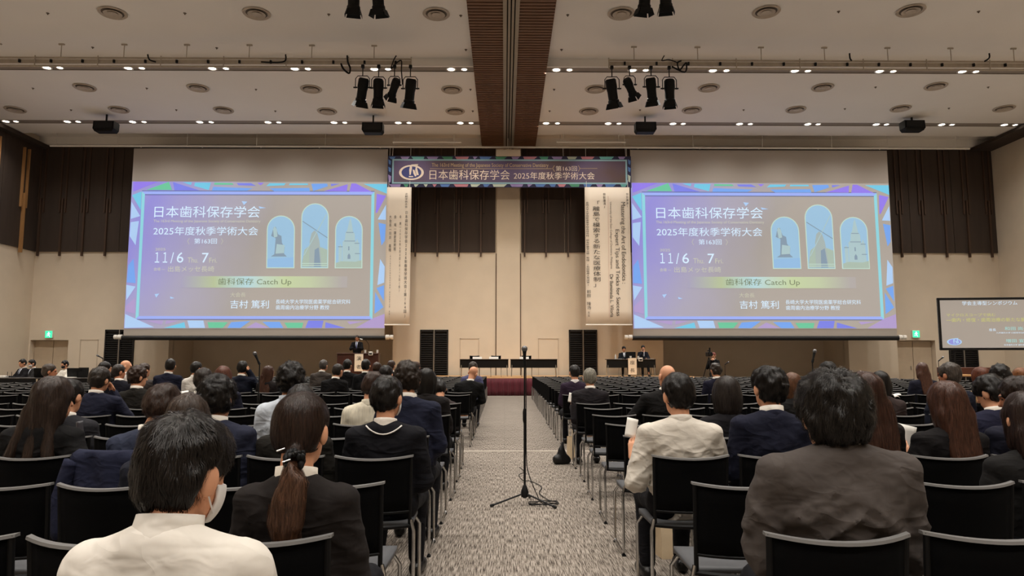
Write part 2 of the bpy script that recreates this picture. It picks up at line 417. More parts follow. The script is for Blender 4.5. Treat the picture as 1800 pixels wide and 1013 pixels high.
# ------------------------------------------------------------------ stage
stg = empty('stage_platform', (0, STAGE_Y, 0)); tag(stg, 'low stage with pale wooden floor and dark red pleated skirt', 'stage', kind='structure')
for i in range(20):
    MB().cbox(-8.0 + i * 0.8 + 0.003, -8.0 + (i + 1) * 0.8 - 0.003, 0, 4.6, STAGE_Z - 0.1, STAGE_Z, 0.004).build('stage_board', WOODF, stg)
SKIRT = mat('skirt_burgundy', (92, 18, 34), 0.75, var=0.25, stretch=(6, 6, 0.5), sheen=0.3)
MB().sheet(lambda u, v: (-8 + 16 * u, -0.03 - 0.03 * math.sin(u * 16 * 2 * math.pi / 0.28) * (1 - 0.3 * v) - 0.012 * math.sin(u * 777), (STAGE_Z - 0.03) * v), 700, 3, 0.004).build('stage_skirt', SKIRT, stg, smooth='all')
MB().box(-7.9, 7.9, 0.05, 4.5, 0, STAGE_Z - 0.1).build('stage_frame', BLACK, stg)

# ------------------------------------------------------------------ ceiling fittings
dl_ring = MB().lathe([(0.10, 0.0), (0.15, 0.0), (0.155, -0.02), (0.11, -0.025), (0.10, 0.03)], 18).mesh('trim_ring', WHITEP, True)
dl_lens = MB().lathe([(0.0, -0.006), (0.105, -0.006), (0.105, 0.004), (0.0, 0.004)], 14).mesh('lens', LENS)
R1 = [(10, 217, 28), (118, 217, 137), (233, 217, 253), (351, 218, 371), (471, 218.5, 490), (587, 219, 606), (700, 219, 719), (809, 219, 828), (960, 219, 980), (1069, 219, 1088), (1183, 218, 1201), (1300, 217, 1319), (1420, 216, 1438), (1540, 215, 1558), (1655, 214, 1673), (1765, 214, 1784)]
R2 = [(82, 121, 105), (225, 121, 249), (373, 122, 397), (518, 123, 541), (658, 124, 682), (793, 124, 816), (978, 124, 1001), (1112, 124, 1135), (1253, 123, 1277), (1397, 121, 1420), (1546, 119.5, 1570), (1691, 119, 1715)]
for rowname, lst, sy in (('rear', R1, 29.6), ('near', R2, 23.99)):
    n = 0
    for a, y, b in lst:
        for px, big in ((a, 1.15), (b, 0.85)):
            x = P(px, y, 30)[0] / 30 * 1.0
            X, Y = PZ(px, y, CEIL)
            X = X * sy / Y
            e = empty('downlight', (X, sy, CEIL + 0.018)); e.scale = (big, big, 1)
            tag(e, '%s lit downlight from the left in the %s ceiling channel' % (ORD[n], rowname), 'downlight', 'downlights in the %s channel' % rowname)
            obj('trim_ring', dl_ring, e); obj('lens', dl_lens, e); n += 1
# round air diffusers
GRY = mat('diffuser_grey', (186, 173, 158), 0.7); GRD = mat('diffuser_dark', (112, 100, 88), 0.8)
dm = [MB().lathe([(0.36, 0.0), (0.40, -0.02), (0.37, -0.05), (0.31, -0.02), (0.31, 0.0)], 28).mesh('outer_ring', GRY, True),
      MB().lathe([(0.0, -0.012), (0.31, -0.012), (0.31, 0.0), (0.0, 0.0)], 24).mesh('dark_throat', GRD),
      MB().lathe([(0.20, -0.02), (0.26, -0.05), (0.245, -0.055), (0.19, -0.025)], 24).mesh('inner_cone', GRY, True),
      MB().lathe([(0.0, -0.05), (0.14, -0.05), (0.10, -0.02), (0.0, -0.02)], 24).mesh('inner_cone', GRY, True)]
DF = [('front row', [(198, 23), (451, 24), (767, 25), (1092, 24), (1347, 21), (1601, 19)]), ('middle row', [(149, 154), (348, 155), (547, 157), (794, 158), (1047, 157), (1246, 155), (1446, 154), (1645, 152)]),
      ('rear row', [(27, 193), (209, 193), (393, 194), (575, 196), (800, 196), (1035, 196), (1216, 194), (1399, 193), (1583, 191), (1765, 191)])]
for rn, pts in DF:
    for i, (px, py) in enumerate(pts):
        X, Y = PZ(px, py, CEIL - 0.02)
        e = empty('air_diffuser', (X, Y, CEIL)); tag(e, 'round grey ceiling air diffuser, %s from the left in the %s' % (ORD[i], rn), 'air diffuser', 'round ceiling diffusers')
        for q, me in zip(('outer_ring', 'dark_throat', 'inner_cone', 'inner_cone'), dm): obj(q, me, e)
# small sprinkler heads
sp = MB().lathe([(0.045, 0), (0.045, -0.012), (0.015, -0.02), (0.02, -0.05), (0.0, -0.055)], 10).mesh('sprinkler_head', GRD)
SPK_ROWS = (('frontmost row', [(84, 23), (325, 23), (578, 25), (810, 27), (998, 26), (1474, 20), (1720, 20)]), ('row before the near channel', [(163, 83), (381, 84), (819, 87), (987, 87)]),
            ('row behind the near channel', [(58, 155), (258, 155), (450, 157), (827, 157), (974, 157), (1539, 153), (1737, 153)]), ('rearmost row', [(125, 193), (310, 193), (484, 195), (831, 195), (966, 195), (1125, 193), (1307, 193), (1485, 191), (1668, 190)]))
for rn, pts in SPK_ROWS:
    for i, (px, py) in enumerate(pts):
        X, Y = PZ(px, py, CEIL)
        o = obj('sprinkler_head', sp, None, (X, Y, CEIL)); tag(o, 'tiny ceiling sprinkler head, %s from the left in the %s' % (ORD[i], rn), 'sprinkler', 'ceiling sprinkler heads')
# black loudspeakers hanging from the rear ceiling
for px, py, lab in ((184, 223, 'over the left dark panels'), (655, 225.5, 'left of the beam'), (1135, 224.5, 'right of the beam'), (1606, 221.5, 'over the right dark panels')):
    Y = 28.6; X, Z = P(px, py, Y)
    e = empty('ceiling_loudspeaker', (X, Y, Z)); tag(e, 'black box loudspeaker hung below the ceiling ' + lab, 'loudspeaker', 'ceiling loudspeakers')
    MB().add([(-0.42, -0.1, 0.22), (0.42, -0.1, 0.22), (0.42, 0.35, 0.22), (-0.42, 0.35, 0.22), (-0.43, -0.12, -0.1), (0.43, -0.12, -0.1), (0.36, -0.1, -0.21), (-0.36, -0.1, -0.21), (-0.43, 0.3, -0.1), (0.43, 0.3, -0.1), (0.36, 0.28, -0.21), (-0.36, 0.28, -0.21)],
             [(0, 1, 2, 3), (0, 4, 5, 1), (4, 7, 6, 5), (7, 11, 10, 6), (8, 9, 10, 11), (3, 2, 9, 8), (1, 5, 9, 2), (5, 6, 10, 9), (0, 3, 8, 4), (4, 8, 11, 7)]).build('cabinet', BLACK, e)
    MB().box(-0.36, 0.36, -0.135, -0.12, -0.09, 0.18).build('grille', BLACKM, e)
    MB().box(-0.03, 0.03, 0.08, 0.14, 0.22, CEIL - Z).build('bracket', BLACKM, e)

# lighting battens (pipe ladders) with spotlights
PIPE = mat('batten_pipe', (176, 165, 150), 0.5, metal=0.2)
def batten(x0, x1, Y, z_up, z_lo, lab):
    e = empty('lighting_batten', (x0, Y, z_lo)); tag(e, lab, 'lighting batten', 'pipe battens under the ceiling')
    L_ = x1 - x0
    for z, r, nm in ((z_up, 0.03, 'upper_pipe'), (z_lo, 0.035, 'lower_pipe')): MB().tube([(0, 0, z - z_lo), (L_, 0, z - z_lo)], r, 8).build(nm, PIPE, e, True)
    MB().box(0, L_, 0.02, 0.05, (z_up - z_lo) * 0.38, (z_up - z_lo) * 0.85).build('socket_trunking', PIPE, e)
    n = max(2, int(L_ / 2.0)); st = MB().tube([(0, -0.03, -0.03), (0, -0.03, z_up - z_lo + 0.06)], 0.018, 6).mesh('ladder_rung', PIPE)
    for i in range(n + 1): obj('ladder_rung', st, e, (L_ * i / n, 0, 0))
    so = MB().box(-0.03, 0.03, -0.035, 0.02, -0.05, 0.05).mesh('socket', BLACK)
    for i in range(n * 2): obj('socket', so, e, (L_ * (i + 0.5) / (n * 2), 0, (z_up - z_lo) * 0.6))
    hk = MB().tube([(0, 0, z_up - z_lo), (0, 0, CEIL - z_lo + 0.1)], 0.015, 6).tube([(-0.09, 0, CEIL - z_lo - 0.02), (0.09, 0, CEIL - z_lo - 0.02)], 0.03, 6).mesh('hanger_rod', PIPE)
    for i in range(n // 1): obj('hanger_rod', hk, e, (L_ * (i + 0.4) / n, 0, 0))
BY = 22.1
zu, zl_ = P(900, 105, BY)[1], P(900, 119.5, BY)[1]
batten(P(-160, 110, BY)[0], P(723, 110, BY)[0], BY, zu, zl_, 'long pale pipe batten below the ceiling left of the beam')
batten(P(1070, 110, BY)[0], P(1960, 110, BY)[0], BY, zu, zl_, 'long pale pipe batten below the ceiling right of the beam')
LED = mat('spot_lens_glow', (255, 250, 240), 0.4, emit=(255, 240, 215), es=6.0)
def spotlight(px, py, Y, L_, tilt, az, lab, z_pipe, lens_on=False, fresnel=False):
    X, Z = P(px, py, Y)
    e = empty('stage_spotlight', (X, Y, Z)); tag(e, lab, 'spotlight', 'black theatre spotlights')
    s = L_ / 0.8
    MB().tube([(-0.22 * s, 0, 0.05), (-0.22 * s, 0, 0.36 * s), (-0.15 * s, 0, 0.45 * s), (0.15 * s, 0, 0.45 * s), (0.22 * s, 0, 0.36 * s), (0.22 * s, 0, 0.05)], 0.015, 6).build('yoke', BLACKM, e, True)
    MB().tube([(0, 0, 0.45 * s), (0, 0, z_pipe - Z)], 0.018, 6).cbox(-0.05, 0.05, -0.05, 0.05, z_pipe - Z - 0.05, z_pipe - Z + 0.06, 0.01).build('clamp', BLACKM, e)
    for k in (-1, 1): MB().tube([(k * 0.16 * s, 0, 0.08), (k * 0.28 * s, 0, 0.08)], 0.025, 8).build('knob', BLACKM, e)
    R = Matrix.Rotation(az, 3, 'Z') @ Matrix.Rotation(tilt, 3, 'X')
    h = 0.36 * s
    b = MB().lathe([(0.0, h), (0.13 * s, h), (0.165 * s, h - 0.05), (0.17 * s, 0.1 * s), (0.15 * s, -0.02), (0.15 * s, -h + 0.1), (0.17 * s, -h + 0.08), (0.175 * s, -h), (0.15 * s, -h), (0.14 * s, -h + 0.06), (0.0, -h + 0.06)], 14, M=R).build('body', BLACK, e, True)
    MB().lathe([(0.0, -h + 0.075), (0.105 * s, -h + 0.075), (0.105 * s, -h + 0.062), (0.0, -h + 0.062)], 14, M=R).build('lens', LED if lens_on else BLACKM, e)
    for k in range(4):
        a = math.pi / 4 * 0 + k * math.pi / 2
        q = MB(); c, sn = math.cos(a), math.sin(a)
        def T(u, v_, d): return R @ Vector((c * v_ - sn * u, sn * v_ + c * u, d))
        q.add([T(-0.15 * s, 0.165 * s, -h), T(0.15 * s, 0.165 * s, -h), T(0.19 * s, 0.22 * s, -h - 0.17 * s), T(-0.19 * s, 0.22 * s, -h - 0.17 * s), T(-0.15 * s, 0.172 * s, -h), T(0.15 * s, 0.172 * s, -h), T(0.19 * s, 0.227 * s, -h - 0.17 * s), T(-0.19 * s, 0.227 * s, -h - 0.17 * s)],
              [(0, 1, 2, 3), (7, 6, 5, 4), (0, 4, 5, 1), (1, 5, 6, 2), (2, 6, 7, 3), (3, 7, 4, 0)])
        q.build('barn_door', BLACK, e)
Zp = zl_
for px, py, L_, t, az, lab in ((637, 158, 0.82, 0.45, 0.5, 'leftmost black spotlight on the left batten'), (665, 159, 0.8, 0.12, 0.2, 'second black spotlight on the left batten'),
                             (693, 154, 0.66, 0.75, 0.6, 'third, shorter black spotlight on the left batten'), (721, 160, 0.84, 0.35, 0.4, 'rightmost black spotlight on the left batten'),
                             (1076, 160, 0.84, 0.4, -0.5, 'leftmost black spotlight on the right batten'), (1107, 153, 0.66, 0.8, -0.7, 'second, shorter black spotlight on the right batten'),
                             (1145, 157, 0.8, 0.4, -0.4, 'third black spotlight on the right batten'), (1177, 160, 0.82, 0.15, -0.25, 'rightmost black spotlight on the right batten')):
    spotlight(px, py, BY - 0.05, L_, t, az, lab, Zp, True)
for px, py, az, lab in ((622, -8, 0.2, 'left of two spotlights cut by the top edge, left of the beam'), (664, -8, -0.2, 'right of two spotlights cut by the top edge, left of the beam'), (1134, -10, 0.2, 'left of two spotlights cut by the top edge, right of the beam'), (1170, -12, -0.2, 'right of two spotlights cut by the top edge, right of the beam')):
    spotlight(px, py, 16.6, 0.75, 0.25, az, lab, P(px, py, 16.6)[1] + 0.6)
# loose cables looping round the battens
def cable(px_pts, Y, r, lab, name='cable', m_=None):
    pts = [Vector((P(a, b, Y)[0], Y - 0.05, P(a, b, Y)[1])) for a, b in px_pts]
    cu = []
    for i in range(len(pts) - 1):
        p0 = pts[max(i - 1, 0)]; p1 = pts[i]; p2 = pts[i + 1]; p3 = pts[min(i + 2, len(pts) - 1)]
        for k in range(5):
            t = k / 5
            cu.append(0.5 * ((2 * p1) + (p2 - p0) * t + (2 * p0 - 5 * p1 + 4 * p2 - p3) * t * t + (3 * p1 - p0 - 3 * p2 + p3) * t ** 3))
    cu.append(pts[-1])
    o = MB().tube(cu, r, 6).build(name, m_ or BLACK, None, True); tag(o, lab, 'cable')
cable([(261, 97), (264, 106), (275, 110)], BY, 0.025, 'short black cable drooping from the left batten, nearest the left edge')
cable([(503, 97), (502, 108), (488, 111), (460, 110)], BY, 0.025, 'black cable hooked on the left batten, right of the fourth lamp pair')
cable([(611, 99), (612, 110), (616, 121), (614, 130), (604, 122), (600, 113)], BY, 0.03, 'thick black cable bundle at the leftmost spotlight on the left batten')
cable([(697, 99), (692, 108), (688, 122), (697, 112), (706, 108), (706, 125), (708, 150)], BY, 0.02, 'thin black cable looped above the rightmost spotlights on the left batten')
cable([(1197, 108), (1190, 112), (1194, 124), (1201, 116), (1206, 112), (1203, 128), (1180, 118)], BY, 0.025, 'black cable tangle at the right end spotlight of the right batten')
cable([(1167, 99), (1163, 108), (1175, 106), (1192, 112)], BY, 0.018, 'thin black cable arching over the right batten')
cable([(1492, 95), (1493, 104), (1496, 108)], BY, 0.025, 'short black cable on the right batten above the fourth lamp pair')
cable([(1737, 95), (1737, 103), (1729, 109)], BY, 0.025, 'short black cable on the right batten near the right edge')
# ------------------------------------------------------------------ text
TEXTS = []
def text(s, box, y, m_, parent, rot=False, keep=False):
    """lettering fitted into box (x0, x1, z0, z1) on the plane y, facing the hall; vertical columns are newline-joined"""
    TEXTS.append((s, box, y, m_, parent, rot, keep))
def vert(s): return '\n'.join(s)
def flush_texts():
    tmp = []
    for (s, box, y, m_, parent, rot, keep) in TEXTS:
        cu = bpy.data.curves.new('text', 'FONT'); cu.body = s; cu.align_x = 'CENTER'; cu.resolution_u = 3; cu.fill_mode = 'FRONT'
        cu.space_line = 1.12 if '\n' in s else 1.0
        o = bpy.data.objects.new('text', cu); col.objects.link(o); tmp.append(o)
    bpy.context.view_layer.update()
    dg = bpy.context.evaluated_depsgraph_get()
    for o, (s, box, y, m_, parent, rot, keep) in zip(tmp, TEXTS):
        me = bpy.data.meshes.new_from_object(o.evaluated_get(dg))
        n = len(me.vertices); co = np.empty(n * 3, np.float32); me.vertices.foreach_get('co', co); co = co.reshape(-1, 3)
        a, b = (co[:, 1], -co[:, 0]) if rot else (co[:, 0], co[:, 1])
        x0, x1, z0, z1 = box
        sx = (x1 - x0) / max(1e-6, a.max() - a.min()); sz = (z1 - z0) / max(1e-6, b.max() - b.min())
        if keep: sx = sz = min(sx, sz)
        X = (x0 + x1) / 2 + (a - (a.max() + a.min()) / 2) * sx; Z = (z0 + z1) / 2 + (b - (b.max() + b.min()) / 2) * sz
        out = np.stack([X, np.full(n, y, np.float32), Z], 1).astype(np.float32)
        me.vertices.foreach_set('co', out.ravel()); me.materials.clear(); me.materials.append(m_); me.update()
        me.name = 'text'
        q = bpy.data.objects.new('text', me); col.objects.link(q); q.parent = parent
        bpy.data.objects.remove(o)
    TEXTS.clear()

SG = 0.86
def glow(name, rgb, k=1.0):
    """what a projector throws on the screen"""
    return mat(name, tuple(int(v * 0.5) for v in rgb), 0.8, var=0.04, vscale=2.0, emit=rgb, es=SG * k, spec=0.1)
def slide_bg(name, stops, X0, X1, Z0, Z1, ku=1.5, kv=0.35, kn=0.25):
    m = bpy.data.materials.new(name); m.use_nodes = True; nt = m.node_tree; N = nt.nodes; L = nt.links; b = N['Principled BSDF']
    b.inputs['Roughness'].default_value = 0.8; b.inputs['Specular IOR Level'].default_value = 0.1
    tc = N.new('ShaderNodeTexCoord'); mp = N.new('ShaderNodeMapping'); mp.vector_type = 'POINT'
    mp.inputs['Scale'].default_value = (1 / (X1 - X0), 1, 1 / (Z1 - Z0)); mp.inputs['Location'].default_value = (-X0 / (X1 - X0), 0, -Z0 / (Z1 - Z0))
    L.new(tc.outputs['Object'], mp.inputs[0]); sp = N.new('ShaderNodeSeparateXYZ'); L.new(mp.outputs[0], sp.inputs[0])
    # distance from the upper left corner
    def mth(op, a, c=None):
        n = N.new('ShaderNodeMath'); n.operation = op
        for i, q in enumerate((a, c)):
            if q is None: continue
            if isinstance(q, (int, float)): n.inputs[i].default_value = q
            else: L.new(q, n.inputs[i])
        return n.outputs[0]
    u = sp.outputs[0]; v = mth('SUBTRACT', 1.0, sp.outputs[2])
    t = mth('ADD', mth('MULTIPLY', u, ku), mth('MULTIPLY', v, kv))
    nz = N.new('ShaderNodeTexNoise'); nz.inputs['Scale'].default_value = 0.5; L.new(tc.outputs['Object'], nz.inputs['Vector'])
    t = mth('ADD', t, mth('MULTIPLY', mth('SUBTRACT', nz.outputs['Fac'], 0.5), kn))
    r = N.new('ShaderNodeValToRGB'); L.new(t, r.inputs[0]); e = r.color_ramp.elements
    e[0].position = stops[0][0]; e[0].color = (*lin(stops[0][1]), 1); e[1].position = stops[-1][0]; e[1].color = (*lin(stops[-1][1]), 1)
    for p, c in stops[1:-1]: x = e.new(p); x.color = (*lin(c), 1)
    L.new(r.outputs[0], b.inputs['Emission Color']); b.inputs['Emission Strength'].default_value = SG
    b.inputs['Base Color'].default_value = (0.16, 0.165, 0.175, 1)
    return m
G = {'p': glow('glass_purple', (150, 128, 236)), 'g': glow('glass_green', (112, 200, 160)), 'b': glow('glass_blue', (122, 168, 240)), 'v': glow('glass_violet', (128, 134, 232)),
     'c': glow('glass_cyan', (118, 202, 232)), 'l': glow('glass_pale', (176, 208, 246)), 'm': glow('glass_mauve', (178, 158, 206))}
PANES = [('p', 0, [(80, 45), (390, 45), (85, 165)]), ('g', 0, [(520, 45), (560, 145), (245, 145)]), ('v', 0, [(570, 50), (900, 150), (590, 150)]), ('c', 0, [(690, 50), (800, 50), (790, 85)]),
 ('c', 0, [(840, 55), (1035, 55), (1010, 145), (830, 95)]), ('g', 0, [(1080, 55), (1300, 60), (1315, 80), (1075, 80)]), ('v', 0, [(1355, 60), (1530, 60), (1590, 92), (1375, 85)]), ('b', 0, [(1065, 105), (1550, 122), (1480, 152), (1050, 152)]),
 ('c', 0, [(70, 210), (185, 165), (180, 390)]), ('l', 0, [(65, 290), (175, 465), (60, 500)]), ('l', 0, [(60, 540), (160, 525), (125, 820), (50, 710)]),
 ('p', 1, [(0, 55), (80, 55), (40, 85)]), ('c', 1, [(150, 60), (350, 60), (330, 85), (110, 95)]), ('c', 1, [(400, 62), (620, 62), (625, 80), (390, 82)]), ('b', 1, [(665, 65), (860, 62), (870, 95), (690, 155)]), ('v', 1, [(905, 65), (1010, 65), (910, 95)]),
 ('p', 1, [(1115, 70), (1105, 158), (820, 155)]), ('p', 1, [(1160, 60), (1215, 60), (1420, 165), (1135, 165)]), ('c', 1, [(1310, 65), (1600, 65), (1600, 185)]), ('b', 1, [(150, 122), (640, 115), (650, 158), (210, 158)]),
 ('p', 1, [(1475, 185), (1590, 210), (1480, 420), (1465, 420)]), ('l', 1, [(1590, 320), (1590, 505), (1490, 500)]), ('b', 1, [(1500, 540), (1590, 560), (1580, 760), (1540, 820)]),
 ('b', 2, [(100, 40), (130, 330), (25, 320), (40, 120)]), ('l', 2, [(20, 350), (130, 370), (25, 530)]), ('m', 2, [(130, 500), (130, 690), (20, 660), (20, 600)]), ('l', 2, [(15, 695), (360, 850), (10, 860)]),
 ('m', 2, [(245, 770), (465, 770), (450, 820)]), ('m', 2, [(500, 770), (660, 770), (490, 815)]), ('c', 2, [(475, 858), (715, 790), (730, 858)]), ('l', 2, [(750, 770), (940, 770), (960, 858), (775, 858)]), ('g', 2, [(990, 790), (1230, 790), (1170, 858), (1005, 858)]),
 ('b', 2, [(1270, 790), (1495, 775), (1380, 858), (1225, 858)]), ('m', 2, [(1560, 790), (1720, 858), (1445, 858)]), ('b', 3, [(85, 785), (290, 785), (335, 858), (175, 858)]), ('g', 3, [(345, 795), (570, 795), (555, 858), (385, 858)]), ('v', 3, [(630, 770), (810, 770), (790, 858), (595, 858)]),
 ('v', 3, [(835, 790), (1070, 858), (830, 858)]), ('m', 3, [(1090, 780), (1290, 780), (1120, 815)]), ('m', 3, [(1535, 690), (1535, 858), (1190, 858), (1390, 745)]), ('l', 3, [(1475, 40), (1530, 130), (1525, 320), (1445, 350)]), ('b', 3, [(1435, 385), (1525, 350), (1525, 540)]), ('b', 3, [(1420, 430), (1520, 610), (1415, 690)])]
ZOOMS = [(220, 315, 6.9875), (450, 315, 6.9875), (220, 450, 6.754), (450, 450, 6.754)]
SCLOTH = mat('screen_cloth', (174, 166, 158), 0.85, var=0.02, vscale=0.3)
SLTXT = glow('slide_white', (214, 236, 255), 1.05); SLTXY = glow('slide_cream', (206, 206, 186), 0.95); SLTXD = glow('slide_grey', (128, 138, 110), 0.9); SLFR = glow('slide_frame_blue', (160, 178, 246)); SLFC = glow('slide_frame_cyan', (146, 214, 226))
SLED = glow('slide_edge', (96, 108, 150), 0.8); ARCH = glow('arch_border', (196, 220, 206)); ASKY = glow('arch_sky', (158, 196, 224)); ABR = glow('arch_stone', (172, 186, 184), 0.95); ADK = glow('arch_dark', (144, 164, 182), 0.9); ACR = glow('arch_castle', (178, 204, 208), 0.95)
def make_screen(X0, X1, lab):
    Y = SCREEN_Y
    zt, zb = P(900, 261, Y)[1], P(900, 591, Y)[1]
    sc_ = empty('projection_screen', ((X0 + X1) / 2, Y, zb)); tag(sc_, lab, 'screen', 'big projection screens')
    oX, oZ = (X0 + X1) / 2, zb; W_ = X1 - X0
    MB().box(X0 - oX, X1 - oX, 0, 0.02, 0, zt - oZ).build('screen_cloth', SCLOTH, sc_)
    MB().tube([(X0 - oX - 0.05, 0, -0.09), (X1 - oX + 0.05, 0, -0.09)], 0.1, 12).build('weight_bar', BLACKM, sc_, True)
    for s in (X0 - oX - 0.05, X1 - oX + 0.05):
        d = -1 if s < 0 else 1
        MB().tube([(s, 0, -0.05), (s + d * 0.16, 0, -0.05)], 0.11, 12).tube([(s + d * 0.16, 0, -0.05), (s + d * 0.2, 0, -0.05)], 0.06, 12).tube([(s + d * 0.2, 0, -0.05), (s + d * 0.34, 0, -0.05)], 0.1, 12).build('end_cap', WHITEP, sc_, True)
    MB().tube([(X0 - oX, 0, zt - oZ), (X1 - oX, 0, zt - oZ)], 0.05, 8).build('top_tube', BLACKM, sc_, True)
    for q in (0.03, 0.27, 0.5, 0.73, 0.97): MB().tube([(X0 - oX + W_ * q, 0, zt - oZ), (X0 - oX + W_ * q, -0.15, P(900, 259, SCREEN_Y - 0.15)[1] - oZ)], 0.03, 6).build('hanging_strap', WHITEP, sc_)
    def S(px, py):
        l = 231.5 - (py - 260) * 12.2 / 331; r = 680 - (py - 264) * 2.5 / 327
        u = (px - l) / (r - l)
        return X0 + u * (X1 - X0) - oX, P(900, py, Y)[1] - oZ
    iz0, iz1 = S(300, 578)[1], S(300, 321)[1]; W = X1 - X0
    a0, a1 = -W / 2 + 0.005, W / 2 - 0.005
    bgm = slide_bg('slide_picture', [(0.05, (148, 142, 206)), (0.14, (134, 128, 218)), (0.34, (150, 144, 204)), (0.60, (162, 156, 178)), (0.90, (160, 151, 145)), (1.5, (166, 155, 144))], a0, a1, iz0, iz1)
    sl_ = MB().box(a0, a1, -0.012, -0.002, iz0, iz1).build('slide', bgm, sc_)
    y = -0.02
    for k, (c, zi, pts) in enumerate(PANES):
        ox, oy, s = ZOOMS[zi]
        MB().plate([S(ox + a / s, oy + b / s) for a, b in pts], y, 0.004).build('glass_pane', G[c], sl_)
    # bevelled frame
    fx0, fy0, fx1, fy1 = 247.5, 338.2, 657, 561.5; t = 5.2
    for poly, mm in (([(fx0, fy0), (fx1, fy0), (fx1 - t, fy0 + t), (fx0 + t, fy0 + t)], SLFR), ([(fx0 - 7, fy1), (fx1 - 1, fy1), (fx1 - 1 - t, fy1 - t), (fx0 - 7 + t, fy1 - t)], SLFR),
                     ([(fx0, fy0), (fx0 + t, fy0 + t), (fx0 - 7 + t, fy1 - t), (fx0 - 7, fy1)], SLFC), ([(fx1, fy0), (fx1 - t, fy0 + t), (fx1 - 1 - t, fy1 - t), (fx1 - 1, fy1)], SLFC)):
        MB().plate([S(*p) for p in poly], y - 0.004, 0.004).build('frame_bar', mm, sl_)
    for (ax, ay, bx_, by_) in ((fx0, fy0 - 0.8, fx1, fy0 - 0.8), (fx0 + t, fy0 + t + 0.6, fx1 - t, fy0 + t + 0.6), (fx0 - 7, fy1 + 0.8, fx1, fy1 + 0.8)):
        MB().plate([S(ax, ay - 0.5), S(bx_, by_ - 0.5), S(bx_, by_ + 0.5), S(ax, ay + 0.5)], y, 0.003).build('frame_line', SLED, sl_)
    # three arched pictures
    def arch(x0, x1, yt, yb, inset):
        r = (x1 - x0) / 2; cx = (x0 + x1) / 2; r2 = r - inset
        pts = [(cx + r2 * math.cos(a), yt + r - r2 * math.sin(a) * 1.0) for a in [math.pi * k / 14 for k in range(15)]]
        return [S(*p) for p in [(x1 - inset, yb - inset)] + pts + [(x0 + inset, yb - inset)]]
    A = [(468, 517.5, 380, 472.5), (528.5, 577, 358.5, 472.5), (588.5, 637, 380.5, 472.5)]
    for i, (x0, x1, yt, yb) in enumerate(A):
        MB().plate(arch(x0, x1, yt, yb, 0), y - 0.002, 0.004).build('arch_border', ARCH, sl_)
        MB().plate(arch(x0, x1, yt, yb, 1.6), y - 0.006, 0.004).build('arch_picture', ASKY, sl_)
    def pc(pts, mm, dy=0.012): MB().plate([S(*p) for p in pts], y - dy, 0.003).build('picture_shape', mm, sl_)
    # seated statue with a raised arm above water
    pc([(470, 456), (516, 453), (516, 471), (470, 471)], glow('arch_water', (150, 190, 228)))
    pc([(476, 452), (482, 448), (484, 420), (476, 416), (480, 401), (484, 400), (488, 413), (494, 416), (495, 428), (500, 436), (499, 447), (504, 452)], ADK)
    pc([(479, 404), (482, 399), (486, 405), (487, 417), (481, 419)], ACR, 0.016)
    pc([(486, 430), (500, 432), (499, 446), (484, 447)], ACR, 0.016)
    # windmill
    pc([(543, 470), (544, 425), (547, 411), (552, 406), (557, 411), (561, 425), (566, 470)], ABR)
    pc([(531, 462), (535, 440), (544, 432), (565, 436), (575, 440), (575, 470), (531, 470)], glow('arch_ground', (176, 194, 180), 0.95), 0.010)
    pc([(552, 470), (553, 440), (560, 436), (564, 470)], ADK, 0.016)
    for a, b in (((531, 390), (575, 419)), ((573, 378), (534, 450))):
        dx, dy = b[0] - a[0], b[1] - a[1]; n = math.hypot(dx, dy); ex, ey = -dy / n * 0.7, dx / n * 0.7
        pc([(a[0] + ex, a[1] + ey), (b[0] + ex, b[1] + ey), (b[0] - ex, b[1] - ey), (a[0] - ex, a[1] - ey)], ADK if a[0] < 560 else ACR, 0.020)
    for yy in (463.5, 467): pc([(531, yy), (575, yy), (575, yy + 1.2), (531, yy + 1.2)], ARCH, 0.024)
    # pale church with three spires
    pc([(602, 468), (602, 426), (606, 422), (607, 410), (610, 405), (613, 390), (615.5, 384), (618, 396), (620, 408), (623, 412), (624, 426), (627, 426), (627, 468)], ACR)
    pc([(595, 468), (595, 436), (598, 430), (601, 436), (601, 468)], ACR, 0.010); pc([(624, 468), (624, 430), (627.5, 420), (631, 430), (632, 468)], ACR, 0.010)
    for q in ((605, 424, 19), (608, 409, 13), (594, 434, 8), (623, 428, 9), (624, 446, 9)): pc([(q[0], q[1]), (q[0] + q[2], q[1]), (q[0] + q[2], q[1] + 1.3), (q[0], q[1] + 1.3)], ADK, 0.020)
    pc([(611, 456), (611, 450), (613.5, 446), (616, 450), (616, 456)], ADK, 0.020); pc([(612, 434), (614, 434), (614, 441), (612, 441)], ADK, 0.020)
    pc([(590.5, 463), (600, 460), (625, 461), (635.5, 458), (635.5, 471), (590.5, 471)], glow('arch_ground', (176, 194, 180), 0.95), 0.018)
    # highlight band
    b0 = S(318, 506.5); b1 = S(611, 486.5)
    bm = slide_bg('slide_band', [(0.0, (158, 152, 184)), (0.20, (176, 190, 142)), (0.40, (178, 216, 222)), (0.50, (190, 212, 190)), (0.62, (194, 210, 156)), (0.78, (188, 200, 158)), (0.97, (169, 161, 158))], b0[0], b1[0], b0[1], b1[1], 1.0, 0.0, 0.0)
    MB().box(b0[0], b1[0], y - 0.004, y, b0[1], b1[1]).build('highlight_band', bm, sl_)
    def TX(s, x0, x1, y0, y1, mm, dy=0.03):
        p = S(x0, y1); q = S(x1, y0); text(s, (p[0], q[0], p[1], q[1]), y - dy, mm, sl_)
    TX('日本歯科保存学会', 270, 456, 364, 384, SLTXT); TX('The 163rd Meeting of the Japanese Society of Conservative Dentistry', 269, 457, 388, 394, SLTXY)
